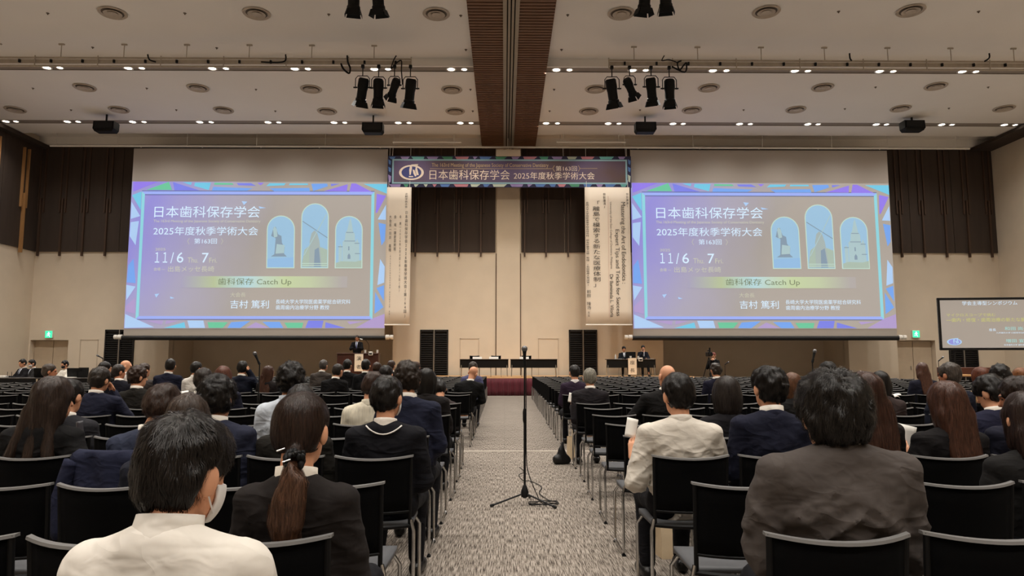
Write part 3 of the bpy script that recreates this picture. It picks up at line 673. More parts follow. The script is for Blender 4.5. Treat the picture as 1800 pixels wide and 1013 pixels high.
    TX('2025年度秋季学術大会', 269, 453, 400, 415, SLTXT); TX('〈', 329, 333, 420, 431, SLTXY); TX('第163回', 341, 381, 420.5, 430, SLTXT); TX('〉', 388, 392, 420, 431, SLTXY)
    TX('2025', 273, 291, 437.5, 442, SLTXY); TX('１', 272.5, 281, 445, 463, SLTXT); TX('１', 286.5, 295, 445, 463, SLTXT); TX('/', 300, 306, 445, 464, SLTXT); TX('6', 311, 323, 445, 463, SLTXT); TX('Thu.', 330, 349, 454, 463, SLTXY); TX('7', 355, 367, 446, 463, SLTXT); TX('Fri.', 368, 382, 454.5, 463, SLTXY)
    TX('会場 ―', 271, 291, 471.5, 477.5, SLTXY); TX('出島メッセ長崎', 296, 377, 469, 479, SLTXY)
    TX('歯科保存 Catch Up', 384, 513, 490, 503.5, SLTXD)
    TX('大会長', 406, 433, 515, 523, SLTXY); TX('吉村 篤利', 406, 474, 528.5, 543, SLTXT); TX('長崎大学大学院医歯薬学総合研究科', 486, 617, 527, 535, SLTXT, 0.03); TX('歯周歯内治療学分野 教授', 486, 580, 537, 545, SLTXT)
    for pts in ([(423, 355), (433, 356), (427, 362)], [(273, 518), (281, 517), (276, 524)], [(300, 522), (308, 525), (301, 526)], [(453, 364), (466, 367), (455, 368)]): pc(pts, G['l'], 0.006)
make_screen(P(226, 430, SCREEN_Y)[0], P(679, 430, SCREEN_Y)[0], 'huge hanging screen with blue stained-glass slide, left of the stage banner')
make_screen(P(1110.5, 430, SCREEN_Y)[0], P(1568, 430, SCREEN_Y)[0], 'huge hanging screen with blue stained-glass slide, right of the stage banner')

# white pipe that carries screens and banner
Yb = SCREEN_Y - 0.15; zb_ = P(900, 259, Yb)[1]
e = empty('hanging_pipe', (0, Yb, zb_)); tag(e, 'long thin white pipe along the ceiling carrying screens and banner', 'pipe')
MB().tube([(P(88, 258, Yb)[0], 0, 0), (P(1704, 258, Yb)[0], 0, 0)], 0.045, 8).build('pipe', WHITEP, e, True)
rod = MB().tube([(0, 0, 0), (0, 0, CEIL - zb_ + 0.3)], 0.014, 6).mesh('hanger_rod', WHITEP)
for px in (99, 206, 329, 451, 572, 692, 797, 893, 985, 1098, 1218, 1340, 1462, 1560, 1680): obj('hanger_rod', rod, e, (P(px, 252, Yb)[0], 0, 0))
for a, b, lab in ((690, 811, 'left'), (978, 1100, 'right')):
    q = empty('hanging_pipe', (P(a, 250, 31.0)[0], 31.0, P(a, 250, 31.0)[1])); tag(q, 'short white pipe under the ceiling just %s of the beam' % lab, 'pipe')
    MB().tube([(0, 0, 0), (P(b, 250, 31.0)[0] - P(a, 250, 31.0)[0], 0, 0)], 0.035, 8).build('pipe', WHITEP, q, True)
    for f in (0.1, 0.9):
        MB().tube([(f * (P(b, 250, 31.0)[0] - P(a, 250, 31.0)[0]), 0, 0), (f * (P(b, 250, 31.0)[0] - P(a, 250, 31.0)[0]), 0, CEIL - q.location.z)], 0.012, 6).build('hanger_rod', WHITEP, q)

# ------------------------------------------------------------------ top banner
YB = SCREEN_Y - 0.3
def B(px, py): return P(px, py, YB)
bn = empty('event_banner', (0, YB, 0))
for px in (690, 800, 893, 990, 1100): MB().tube([(B(px, 275)[0], 0.01, B(px, 276)[1]), (B(px, 275)[0], 0.15, P(900, 259, SCREEN_Y - 0.15)[1])], 0.01, 5).build('cord', WHITEP, bn)
tag(bn, 'wide dark banner with emblem and conference title above the stage', 'banner')
def prn(name, rgb, **k): return mat(name, rgb, 0.7, var=k.get('var', 0.05), vscale=1.5, spec=0.2)
BNB = prn('banner_edge', (52, 52, 78)); BNI = None
def bbox_(a, b, c, d): p = B(a, d); q = B(c, b); return p[0], q[0], p[1], q[1]
x0, x1, z0, z1 = bbox_(681, 275, 1109, 329)
MB().box(x0, x1, 0, 0.02, z0, z1).build('banner_cloth', BNB, bn)
def grad_print():
    m = bpy.data.materials.new('banner_print'); m.use_nodes = True; N = m.node_tree.nodes; L = m.node_tree.links; b = N['Principled BSDF']; b.inputs['Roughness'].default_value = 0.7
    tc = N.new('ShaderNodeTexCoord'); nz = N.new('ShaderNodeTexNoise'); nz.inputs['Scale'].default_value = 0.35; L.new(tc.outputs['Object'], nz.inputs['Vector'])
    r = N.new('ShaderNodeValToRGB'); L.new(nz.outputs['Fac'], r.inputs[0]); e = r.color_ramp.elements
    e[0].position = 0.35; e[0].color = (*lin((92, 70, 66)), 1); e[1].position = 0.68; e[1].color = (*lin((104, 90, 128)), 1)
    L.new(r.outputs[0], b.inputs['Base Color']); return m
i0 = bbox_(689, 281, 1102, 323)
MB().box(i0[0], i0[1], -0.006, 0, i0[2], i0[3]).build('print_field', grad_print(), bn)
FRB = prn('banner_frame_blue', (150, 186, 196))
t = 0.07
MB().box(i0[0], i0[1], -0.012, -0.004, i0[3] - t, i0[3]).build('frame_line', FRB, bn); MB().box(i0[0], i0[1], -0.012, -0.004, i0[2], i0[2] + t).build('frame_line', FRB, bn)
MB().box(i0[0], i0[0] + t, -0.014, -0.004, i0[2], i0[3]).build('frame_line', FRB, bn); MB().box(i0[1] - t, i0[1], -0.014, -0.004, i0[2], i0[3]).build('frame_line', FRB, bn)
gp = [prn('banner_glass_%s' % n, c) for n, c in (('rose', (196, 130, 140)), ('teal', (110, 176, 170)), ('blue', (94, 128, 186)), ('cream', (196, 204, 186)), ('lilac', (160, 140, 190)), ('green', (84, 150, 118)))]
rr = random.Random(3)
for (ya, yb) in ((275.6, 280), (324, 328.6)):
    x = 684
    while x < 1104:
        wd = rr.uniform(7, 26); k = rr.uniform(-3, 3)
        MB().plate([B(x, ya), B(min(x + wd, 1106), ya), B(min(x + wd, 1106) - 3 - k, yb), B(x + 3 - k * 0.5, yb)], -0.0, 0.006).build('glass_pane', rr.choice(gp), bn)
        x += wd + rr.uniform(3, 9)
for px in (682.5, 1103.5):
    for ya, yb in ((280, 290), (293, 303), (307, 321)): MB().plate([B(px, ya), B(px + 5, ya + 3), B(px + 4, yb), B(px + 1, yb - 2)], 0, 0.006).build('glass_pane', rr.choice(gp), bn)
BTX = prn('banner_letters', (244, 226, 208)); BTG = prn('banner_letters_gold', (206, 178, 138))
def BT(s, a, b, c, d, mm=None): q = bbox_(a, b, c, d); text(s, q, -0.02, mm or BTX, bn)
BT('The 163rd Meeting of the Japanese Society of Conservative Dentistry', 759, 287.5, 964, 295.5, BTG)
BT('日本歯科保存学会', 755, 299, 896, 316, BTX); BT('2025年度秋季学術大会', 903, 303, 1045, 315.5, BTX); BT('第163回', 977, 292, 1014, 301, BTX)
MB().plate([B(756, 296.4), B(970, 296.4), B(970, 297.1), B(756, 297.1)], -0.008, 0.004).build('rule_line', BTG, bn); MB().plate([B(1018, 296), B(1050, 296), B(1050, 296.6), B(1018, 296.6)], -0.008, 0.004).build('rule_line', BTG, bn)
BT('〈', 971, 291, 975, 302, BTG); BT('〉', 1016, 291, 1020, 302, BTG)
EMB = prn('emblem_blue', (74, 78, 128))
def emblem(parent, cx, cz, rx, rz, y, white, blue):
    def el(k, n=36): return [(cx + rx * k * math.cos(2 * math.pi * i / n), cz + rz * k * math.sin(2 * math.pi * i / n)) for i in range(n)]
    MB().plate(el(1.0), y, 0.004).build('emblem_ring', white, parent); MB().plate(el(0.8), y - 0.006, 0.004).build('emblem_field', blue, parent)
    def tooth(pts): MB().plate([(cx + a * rx, cz + b * rz) for a, b in pts], y - 0.012, 0.004).build('emblem_tooth', white, parent)
    tooth([(-0.15, -0.35), (-0.05, -0.3), (0.05, 0.6), (0.0, 1.05), (-0.12, 0.9), (-0.18, 0.3)]); tooth([(0.0, 1.05), (0.55, 1.12), (0.5, 0.95), (0.05, 0.85)])
    tooth([(0.55, 1.12), (0.45, 0.6), (0.6, -0.35), (0.42, -0.35), (0.3, 0.3), (0.36, 0.9)]); tooth([(0.1, 0.4), (0.25, 0.3), (0.42, -0.45), (0.3, -0.55), (0.15, -0.1)])
    MB().plate([(cx - 0.2 * rx, cz - 0.62 * rz), (cx + 0.15 * rx, cz - 0.62 * rz), (cx + 0.15 * rx, cz - 0.48 * rz), (cx - 0.2 * rx, cz - 0.48 * rz)], y - 0.012, 0.003).build('emblem_year_bar', white, parent)
ec = B(723.3, 303.5); er = (B(745, 303)[0] - B(701.5, 303)[0]) / 2
emblem(bn, ec[0], ec[1], er, (B(723, 290.5)[1] - B(723, 317)[1]) / 2, -0.012, BTX, EMB)
# box between pipe and banner
x0, x1, z0, z1 = bbox_(872, 264, 915, 275)
tag(MB().cbox(x0, x1, YB - 0.1, YB + 0.2, z0, z1, 0.02).build('junction_box', WALLM), 'small beige box above the middle of the title banner', 'box')

# ------------------------------------------------------------------ hanging white banners
BNW = mat('banner_white', (232, 218, 200), 0.8, var=0.02, vscale=1.0); INK = mat('ink_black', (44, 38, 36), 0.7); INKG = mat('ink_grey', (120, 108, 100), 0.7)
def vbanner(pxa, pxb, lab):
    b = empty('hanging_banner', (0, YB - 0.05, 0)); tag(b, lab, 'banner', 'white vertical banners')
    (a0, zt), (a1, zb) = B(pxa, 329.5), B(pxb, 571.5)
    MB().sheet(lambda u, v: (a0 + (a1 - a0) * u, 0.012 + 0.01 * math.sin(u * 5 + v * 3), zb + (zt - zb) * v), 8, 10, 0.006).build('banner_cloth', BNW, b, smooth='all')
    MB().tube([(a0 - 0.01, 0.01, zb), (a1 + 0.01, 0.01, zb)], 0.03, 8).build('bottom_rod', WHITEP, b, True)
    for x in (a0 + 0.08, a1 - 0.08): MB().tube([(x, 0.012, zt), (x, 0.08, zt + 0.5), (x, 0.2, P(900, 259, SCREEN_Y - 0.15)[1])], 0.01, 5).build('cord', WHITEP, b)
    return b
vb = vbanner(680.5, 720, 'narrow white vertical banner with black writing, left of the stage')
def VT(par, s, a, b, c, d, mm, rot=False): q = bbox_(a, b, c, d); text(s if rot else vert(s), q, -0.02, mm, par, rot)
VT(vb, '次期学術大会', 712, 340, 717, 366, INK); VT(vb, '日本歯科保存学会2026年春季学術大会(第164回)', 709.5, 372, 717.5, 559, INK)
VT(vb, '会　期―2026年6月4日(木)・5日(金)', 700.5, 379, 706, 514, INK); VT(vb, '会　場―鎌倉芸術館', 692, 379, 697.5, 441, INK); VT(vb, '大会長―向井　義晴', 683.5, 379, 689, 443, INK)
VT(vb, '(神奈川歯科大学歯科保存学講座 保存修復学分野 教授)', 684, 446, 687.5, 559, INK)
vb2 = vbanner(1027.5, 1110.5, 'wide white vertical banner with black writing, right of the stage')
VT(vb2, '特別講演1', 1100.5, 340, 1104, 365, INK); VT(vb2, 'Mastering the Art of Endodontics :', 1091, 356, 1098.5, 499, INK, True); VT(vb2, 'Expert Tips and Tricks for Success', 1081.5, 404, 1088, 556, INK, True)
VT(vb2, 'University of the East College of Dentistry, Philippine', 1072, 356, 1075, 473, INKG, True); VT(vb2, 'Dr Iluminada L. Viloria', 1072.5, 483, 1077.5, 558, INK, True)
VT(vb2, '特別講演2', 1060, 340, 1064, 366, INK); VT(vb2, '「離島で模索する新たな医療体制」', 1043, 354, 1054, 505, INK); VT(vb2, '長崎大学大学院医歯薬学総合研究科 総合診療学分野 教授 (長崎医療人育成室)', 1031, 356, 1034.5, 503, INK); VT(vb2, '前田　隆浩', 1031.5, 510, 1038.5, 544, INK); VT(vb2, '先生', 1033, 548, 1036.5, 557, INK)
MB().plate([B(1068.3, 345), B(1068.8, 345), B(1071, 560), B(1070.5, 560)], -0.01, 0.003).build('divider_line', mat('ink_rose', (206, 170, 156), 0.7), vb2)

# ------------------------------------------------------------------ framed screen on the right
YS = 25.0
fx0, fz1 = P(1646.5, 524, YS); fz0 = P(1648, 616, YS)[1]; FW = (fz1 - fz0) * 1.86
fs = empty('framed_screen', (fx0, YS, fz0), math.radians(-7)); tag(fs, 'black framed portable projection screen with pale slide at the right edge', 'screen')
FH = fz1 - fz0; q = 0.085
MB().box(0, FW, 0, 0.03, 0, FH).build('screen_cloth', glow('small_slide', (178, 166, 154), 0.88), fs)
for b in ((0, FW, -0.03, 0.05, FH - q, FH), (0, FW, -0.03, 0.05, 0, q), (0, q, -0.03, 0.05, 0, FH), (FW - q, FW, -0.03, 0.05, 0, FH)): MB().cbox(*b, 0.01).build('frame_bar', BLACKM, fs)
for x in (0.5, FW - 0.5): MB().tube([(x, 0.05, 0.1), (x, 0.05, -fz0 + 0.04)], 0.025, 8).box(x - 0.03, x + 0.03, -0.5, 0.6, -fz0, -fz0 + 0.04).build('leg', BLACKM, fs)
def FT(s, a, b, c, d, mm):   # a..c, b..d in the picture's zoomed crop of the slide
    f = lambda u: (u - 95) / (1076 - 95) * (1800 - 1645) / 190.0 * FW
    g = lambda v_: FH - (v_ - 160) / (742 - 160) * FH
    text(s, (f(a), f(c), g(d), g(b)), -0.01, mm, fs)
FT('学会主導型シンポジウム', 385, 200, 1020, 245, SLTXT); YEL = glow('slide_yellow', (206, 204, 120), 0.95)
FT('マイクロスコープで挑む', 195, 335, 760, 370, YEL); FT('―歯内・修復・歯周治療の新たな展開―', 190, 385, 1215, 430, YEL)
FT('座長', 675, 503, 755, 533, SLTXT); FT('和田 尚久', 855, 485, 1130, 525, glow('slide_mint', (166, 220, 216))); FT('九州歯科大学 口腔保存治療学分野', 755, 543, 1170, 560, SLTXT); FT('増田 宜子', 858, 620, 1130, 658, glow('slide_mint', (166, 220, 216))); FT('松本歯科大学 歯科保存学講座', 835, 675, 1170, 693, SLTXT)
f = lambda u: (u - 95) / (1076 - 95) * (1800 - 1645) / 190.0 * FW
emblem(fs, f(268), FH - (650 - 160) / (742 - 160) * FH, f(268) - f(182), 0.12, -0.004, glow('slide_emblem', (176, 208, 240)), glow('slide_emblem_field', (150, 150, 220)))
flush_texts()
# ------------------------------------------------------------------ chairs
CH_BLK = mat('chair_black', (10, 10, 11), 0.6, var=0.1, spec=0.2)
CH_MESH = mat('chair_mesh', (5, 5, 6), 0.9, var=0.2, vscale=300, spec=0.1)
CH_TOP_LIT = mat('chair_top_edge_lit', (108, 107, 106), 0.4, var=0.03)  # overhead light caught by the black top edge, painted in as grey
CH_SEAT = mat('chair_seat', (74, 75, 78), 0.6, var=0.06, vscale=20)
HWC = 0.21; ZT = 0.80; ZB = 0.42
def back_y(x, z): return 0.03 - 0.07 * (1 - (x / HWC) ** 2) - 0.10 * (z - ZB)
def ztop_at(x): return ZT - 0.012 * (1 - (x / HWC) ** 2)
def back_pt(x, z, d=0.0): return (x, back_y(x, z) + d, z)
def chair_meshes():
    fr = MB()
    for s in (-1, 1):
        fr.tube([back_pt(s * (HWC - 0.012 - 0.006 * (1 - t)), ZB + (ZT - ZB) * t) for t in (0, 0.25, 0.5, 0.75, 1)], 0.010, 8)
    fr.tube([back_pt(-HWC + 0.012 + (2 * HWC - 0.024) * t, ZB + 0.008) for t in [i / 8 for i in range(9)]], 0.012, 6)
    frame = fr.mesh('back_frame', CH_BLK, True)
    panel = MB().sheet(lambda u, v: back_pt(-HWC + 0.02 + (2 * HWC - 0.04) * u, 0.505 + (ztop_at(-HWC + 0.02 + (2 * HWC - 0.04) * u) - 0.507) * v), 10, 4, 0.006).mesh('mesh_panel', CH_MESH, 'all')
    mid = MB().tube([back_pt(-HWC + 0.02 + (2 * HWC - 0.04) * t, 0.505) for t in [i / 8 for i in range(9)]], 0.008, 6).mesh('lower_bar', CH_BLK, True)
    tp = MB()
    n = 12; vs = []
    for i in range(n + 1):
        x = -HWC + 2 * HWC * i / n; y = back_y(x, ZT); zq = ztop_at(x)
        vs += [(x, y - 0.013, zq - 0.006), (x, y - 0.010, zq + 0.003), (x, y + 0.012, zq + 0.004), (x, y + 0.013, zq - 0.006)]
    fs = [(i * 4 + k, i * 4 + (k + 1) % 4, (i + 1) * 4 + (k + 1) % 4, (i + 1) * 4 + k) for i in range(n) for k in range(4)]
    fs = [tuple(reversed(f)) for f in fs] + [(3, 2, 1, 0), (n * 4, n * 4 + 1, n * 4 + 2, n * 4 + 3)]
    top = tp.add(vs, fs).mesh('top_rail', CH_TOP_LIT, True)
    def seat_pt(u, v):
        x = -0.205 + 0.41 * u; y = 0.035 + 0.43 * v
        z = 0.432 - 0.02 * math.sin(math.pi * u) * math.sin(math.pi * min(1, v * 1.1)) - (0.03 * max(0, v - 0.85) / 0.15)
        return (x * (1 - 0.08 * max(0, v - 0.8) / 0.2), y, z)
    seat = MB().sheet(seat_pt, 8, 8, 0.022).mesh('seat', CH_SEAT, 'all')
    legs = []
    for s in (-1, 1):
        x = s * 0.215
        path = [(s * 0.20, 0.015, 0.46), (x, 0.01, 0.40), (x, 0.0, 0.03), (x, 0.012, 0.012), (x, 0.39, 0.012), (x, 0.405, 0.03), (x, 0.39, 0.36), (s * 0.19, 0.37, 0.405)]
        lm = MB().tube(path, 0.0095, 8)
        lm.box(x - 0.013, x + 0.013, -0.01, 0.03, 0, 0.008, 1); lm.box(x - 0.013, x + 0.013, 0.37, 0.41, 0, 0.008, 1)
        legs.append(lm.mesh('sled_leg', [CHROME, CH_BLK], True))
    return [('back_frame', frame), ('mesh_panel', panel), ('lower_bar', mid), ('top_rail', top), ('seat', seat), ('sled_leg', legs[0]), ('sled_leg', legs[1])]
CHM = chair_meshes()
def add_chair(x, y, z=0.0, rz=0.0, label='', group='black stacking chairs in rows'):
    e = empty('stacking_chair', (x, y, z), rz); tag(e, label, 'chair', group)
    for nm, me in CHM: obj(nm, me, e)
    return e
def colx(side, k, row):
    d = ROWS[row]
    if side < 0: return -0.49 - 0.0065 * max(0, d - 3) - HWC - 0.462 * k
    return 0.775 + 0.016 * min(d - 2.15, 7) + 0.006 * max(0, d - 9) + HWC + 0.462 * k
CHAIRS = {}
cand = []
for r, d in enumerate(ROWS):
    for side in (-1, 1):
        for k in range(60):
            x = colx(side, k, r)
            lim = (900 / F_PX + 0.015) * d + 0.35
            if abs(x) > lim or x < XL + 1.2 or x > XR - 1.2: break
            if (x < -10.2 and d > 18.6) or (x > 12.6 and d > 20.3) or (6.7 < x < 8.8 and d > 25) or (10.9 < x < 12.3 and 18.5 < d < 19.8): continue
            if r == 0 and not (side < 0 and k == 0): continue
            cand.append((d, abs(x), side, k, r, x))
cand.sort(key=lambda c: (c[4], c[3]))
near = cand[:300]; far = cand[300:]
for d, _, side, k, r, x in near:
    jx = random.uniform(-0.012, 0.012); jy = random.uniform(-0.02, 0.02)
    lab = 'black chair, %s from the centre aisle, %s row back, %s block' % (ORD[k], ORD[r], 'left' if side < 0 else 'right')
    CHAIRS[(side, k, r)] = (x + jx, d + jy)
    add_chair(x + jx, d + jy, 0, math.radians(random.uniform(-2, 2)), lab)
# the chairs of the farther rows, too many to keep apart
fm = MB()
def far_chair(x0, y0):
    n = 5; vs = []
    for i in range(n + 1):
        x = -HWC + 2 * HWC * i / n
        for z in (ZB, ztop_at(x) - 0.004): p = back_pt(x, z); vs.append((p[0] + x0, p[1] + y0, p[2]))
    fm.add(vs, [(2 * i, 2 * i + 2, 2 * i + 3, 2 * i + 1) for i in range(n)], 0)
    vs = []
    for i in range(n + 1):
        x = -HWC + 2 * HWC * i / n; y = back_y(x, ZT); zq = ztop_at(x)
        vs += [(x + x0, y - 0.013 + y0, zq - 0.006), (x + x0, y - 0.010 + y0, zq + 0.003), (x + x0, y + 0.012 + y0, zq + 0.004)]
    fm.add(vs, [(i * 3 + k, (i + 1) * 3 + k, (i + 1) * 3 + k + 1, i * 3 + k + 1) for i in range(n) for k in range(2)], 1)
    fm.box(x0 - 0.205, x0 + 0.205, y0 + 0.035, y0 + 0.465, 0.41, 0.43, 2)
    for s in (-1, 1):
        for ly in (0.0, 0.39): fm.box(x0 + s * 0.215 - 0.009, x0 + s * 0.215 + 0.009, y0 + ly - 0.009, y0 + ly + 0.009, 0, 0.42, 3)
        fm.box(x0 + s * 0.215 - 0.009, x0 + s * 0.215 + 0.009, y0, y0 + 0.4, 0, 0.02, 3)
for d, _, side, k, r, x in far: far_chair(x + random.uniform(-0.012, 0.012), d + random.uniform(-0.02, 0.02)); CHAIRS[(side, k, r)] = (x, d)
o = fm.build('far_chairs', [CH_BLK, CH_TOP_LIT, CH_SEAT, CHROME]); tag(o, 'farther rows of empty black chairs reaching up to the stage', 'chairs', kind='stuff')
print('chairs', len(near), len(far))
# ------------------------------------------------------------------ organic shapes: blended distance fields meshed with surface nets
def axis(lo, hi, res, zones, fine):
    xs = [lo]
    while xs[-1] < hi:
        x = xs[-1]; xs.append(x + (fine if any(a - fine <= x <= b for a, b in zones) else res))
    return np.array(xs, np.float32)
class Field:
    def __init__(s, lo, hi, res, zones=(), fine=None):
        fine = fine or res
        s.ax = [axis(lo[i], hi[i], res, [(z[0][i], z[1][i]) for z in zones], fine) for i in range(3)]
        s.F = np.full([len(a) for a in s.ax], 0.09, np.float32)
    def sub(s, lo, hi):
        sl = []
        for i in range(3):
            a = np.searchsorted(s.ax[i], lo[i]); b = np.searchsorted(s.ax[i], hi[i])
            if b <= a: return None
            sl.append(slice(max(0, a - 1), b + 1))
        X = s.ax[0][sl[0]][:, None, None]; Y = s.ax[1][sl[1]][None, :, None]; Z = s.ax[2][sl[2]][None, None, :]
        return tuple(sl), X, Y, Z
    def smin(s, sl, d, k):
        a = s.F[sl]
        if k <= 0: s.F[sl] = np.minimum(a, d); return
        h = np.maximum(k - np.abs(a - d), 0) / k
        s.F[sl] = np.minimum(a, d) - h * h * k * 0.25
    def cap(s, a, b, ra, rb, k=0.03, ky=1.0):
        a = np.array(a, np.float32); b = np.array(b, np.float32); m = max(ra, rb) + k + 0.03
        q = s.sub(np.minimum(a, b) - m, np.maximum(a, b) + m)
        if q is None: return
        sl, X, Y, Z = q; ba = b - a; px, py, pz = X - a[0], Y - a[1], Z - a[2]
        t = np.clip((px * ba[0] + py * ba[1] + pz * ba[2]) / max(1e-9, float(ba @ ba)), 0, 1)
        d = np.sqrt((px - t * ba[0]) ** 2 + ((py - t * ba[1]) * ky) ** 2 + (pz - t * ba[2]) ** 2) - (ra + (rb - ra) * t)
        s.smin(sl, d / (1 + 0.3 * (ky - 1)), k)
    def _ell(s, c, r, R, k):
        c = np.array(c, np.float32); m = max(r) + k + 0.02
        q = s.sub(c - m, c + m)
        if q is None: return None
        sl, X, Y, Z = q; p = [X - c[0], Y - c[1], Z - c[2]]
        if R is not None: p = [p[0] * R[0, i] + p[1] * R[1, i] + p[2] * R[2, i] for i in range(3)]
        k0 = np.sqrt((p[0] / r[0]) ** 2 + (p[1] / r[1]) ** 2 + (p[2] / r[2]) ** 2)
        k1 = np.sqrt((p[0] / r[0] ** 2) ** 2 + (p[1] / r[1] ** 2) ** 2 + (p[2] / r[2] ** 2) ** 2) + 1e-6
        return sl, k0 * (k0 - 1) / k1
    def ell(s, c, r, R=None, k=0.02):
        q = s._ell(c, r, R, k)
        if q: s.smin(q[0], q[1], k)
    def cut_ell(s, c, r, R=None, k=0.015):
        q = s._ell(c, r, R, k)
        if q:
            sl, d = q; a = s.F[sl]; d = -d; h = np.maximum(k - np.abs(a - d), 0) / k
            s.F[sl] = np.maximum(a, d) + h * h * k * 0.25
    def apply(s, fn):
        X = s.ax[0][:, None, None]; Y = s.ax[1][None, :, None]; Z = s.ax[2][None, None, :]
        s.F = fn(s.F, X, Y, Z).astype(np.float32)
    def mesh(s):
        F = s.F; ins = F < 0
        c = [ins[i:ins.shape[0] - 1 + i, j:ins.shape[1] - 1 + j, l:ins.shape[2] - 1 + l] for i in (0, 1) for j in (0, 1) for l in (0, 1)]
        anyi = c[0].copy(); alli = c[0].copy()
        for q in c[1:]: anyi |= q; alli &= q
        act = anyi & ~alli; I, J, K = np.nonzero(act)
        n = len(I)
        if n == 0: return np.zeros((0, 3)), np.zeros((0, 4), int)
        idx = np.full(act.shape, -1, np.int32); idx[I, J, K] = np.arange(n)
        off = [(i, j, l) for i in (0, 1) for j in (0, 1) for l in (0, 1)]
        val = {o: F[I + o[0], J + o[1], K + o[2]] for o in off}
        A = [np.stack([s.ax[d][v], s.ax[d][v + 1]], 1) for d, v in ((0, I), (1, J), (2, K))]
        acc = np.zeros((n, 3), np.float64); cnt = np.zeros(n)
        for o in off:
            for d in range(3):
                if o[d]: continue
                p = list(o); p[d] = 1; p = tuple(p); a, b = val[o], val[p]; m = (a < 0) != (b < 0)
                t = np.where(m, a / np.where(m, a - b, 1), 0)
                for e in range(3):
                    ca = A[e][:, o[e]]; cb = A[e][:, p[e]]
                    acc[:, e] += np.where(m, ca + t * (cb - ca), 0)
                cnt += m
        V = acc / cnt[:, None]; faces = []
        for d in range(3):
            e1, e2 = (d + 1) % 3, (d + 2) % 3
            sa = [slice(None)] * 3; sb = [slice(None)] * 3
            sa[d] = slice(0, -1); sb[d] = slice(1, None)
            x = ins[tuple(sa)]; y = ins[tuple(sb)]
            for flip, mask in ((False, x & ~y), (True, ~x & y)):
                Q = np.array(np.nonzero(mask)).T
                ok = (Q[:, e1] > 0) & (Q[:, e2] > 0) & (Q[:, e1] < act.shape[e1]) & (Q[:, e2] < act.shape[e2]); Q = Q[ok]
                if not len(Q): continue
                def g(a, b):
                    q = Q.copy(); q[:, e1] += a; q[:, e2] += b; return idx[q[:, 0], q[:, 1], q[:, 2]]
                f = np.stack([g(-1, -1), g(0, -1), g(0, 0), g(-1, 0)], 1)
                faces.append(f[:, ::-1] if flip else f)
        Fc = np.concatenate(faces); return V, Fc[(Fc >= 0).all(1)]
def np_mesh(name, V, Fc, mats, mi=None):
    me = bpy.data.meshes.new(name); me.vertices.add(len(V)); me.vertices.foreach_set('co', np.asarray(V, np.float32).ravel())
    me.loops.add(len(Fc) * 4); me.loops.foreach_set('vertex_index', np.asarray(Fc, np.int32).ravel())
    me.polygons.add(len(Fc)); me.polygons.foreach_set('loop_start', np.arange(0, len(Fc) * 4, 4, dtype=np.int32))
    for m in mats: me.materials.append(m)
    if mi is not None: me.polygons.foreach_set('material_index', np.asarray(mi, np.int32))
    me.polygons.foreach_set('use_smooth', np.ones(len(Fc), bool)); me.update(calc_edges=True); me.validate()
    return me
def relax(V, Fc, n=1, f=0.5):
    for _ in range(n):
        S = np.zeros_like(V); c = np.zeros(len(V))
        for a in range(4):
            for b in ((a + 1) % 4, (a + 3) % 4):
                np.add.at(S, Fc[:, a], V[Fc[:, b]]); np.add.at(c, Fc[:, a], 1)
        V = V * (1 - f) + f * S / np.maximum(c, 1)[:, None]
    return V

# ------------------------------------------------------------------ people materials
SKIN = {'a': mat('skin_light', (216, 158, 124), 0.55, var=0.05, vscale=25, spec=0.35), 'b': mat('skin_tan', (186, 124, 92), 0.55, var=0.06, vscale=25, spec=0.35)}
EYE = mat('eye_dark', (30, 22, 20), 0.3); LIP = mat('lips', (170, 92, 80), 0.5); MASKM = mat('mask_white', (226, 224, 222), 0.8, var=0.02); SHOE = mat('shoe_black', (16, 15, 15), 0.35)
HAIRM = {}
def hair_mat(rgb):
    if rgb in HAIRM: return HAIRM[rgb]
    m = bpy.data.materials.new('hair'); m.use_nodes = True; N = m.node_tree.nodes; L = m.node_tree.links; b = N['Principled BSDF']
    b.inputs['Roughness'].default_value = 0.36; b.inputs['Specular IOR Level'].default_value = 0.3
    tc = N.new('ShaderNodeTexCoord'); mp = N.new('ShaderNodeMapping'); mp.inputs['Scale'].default_value = (170, 170, 14); L.new(tc.outputs['Object'], mp.inputs[0])
    nz = N.new('ShaderNodeTexNoise'); nz.inputs['Scale'].default_value = 1; nz.inputs['Detail'].default_value = 3; L.new(mp.outputs[0], nz.inputs['Vector'])
    r = N.new('ShaderNodeValToRGB'); L.new(nz.outputs['Fac'], r.inputs[0]); c = lin(rgb); e = r.color_ramp.elements
    e[0].position = 0.35; e[0].color = (*[x * 0.55 for x in c], 1); e[1].position = 0.7; e[1].color = (*[min(1, x * 1.5) for x in c], 1)
    L.new(r.outputs[0], b.inputs['Base Color'])
    bp = N.new('ShaderNodeBump'); bp.inputs['Strength'].default_value = 0.55; bp.inputs['Distance'].default_value = 0.004; L.new(nz.outputs['Fac'], bp.inputs['Height']); L.new(bp.outputs[0], b.inputs['Normal'])
    HAIRM[rgb] = m; return m
CLOTH = {}
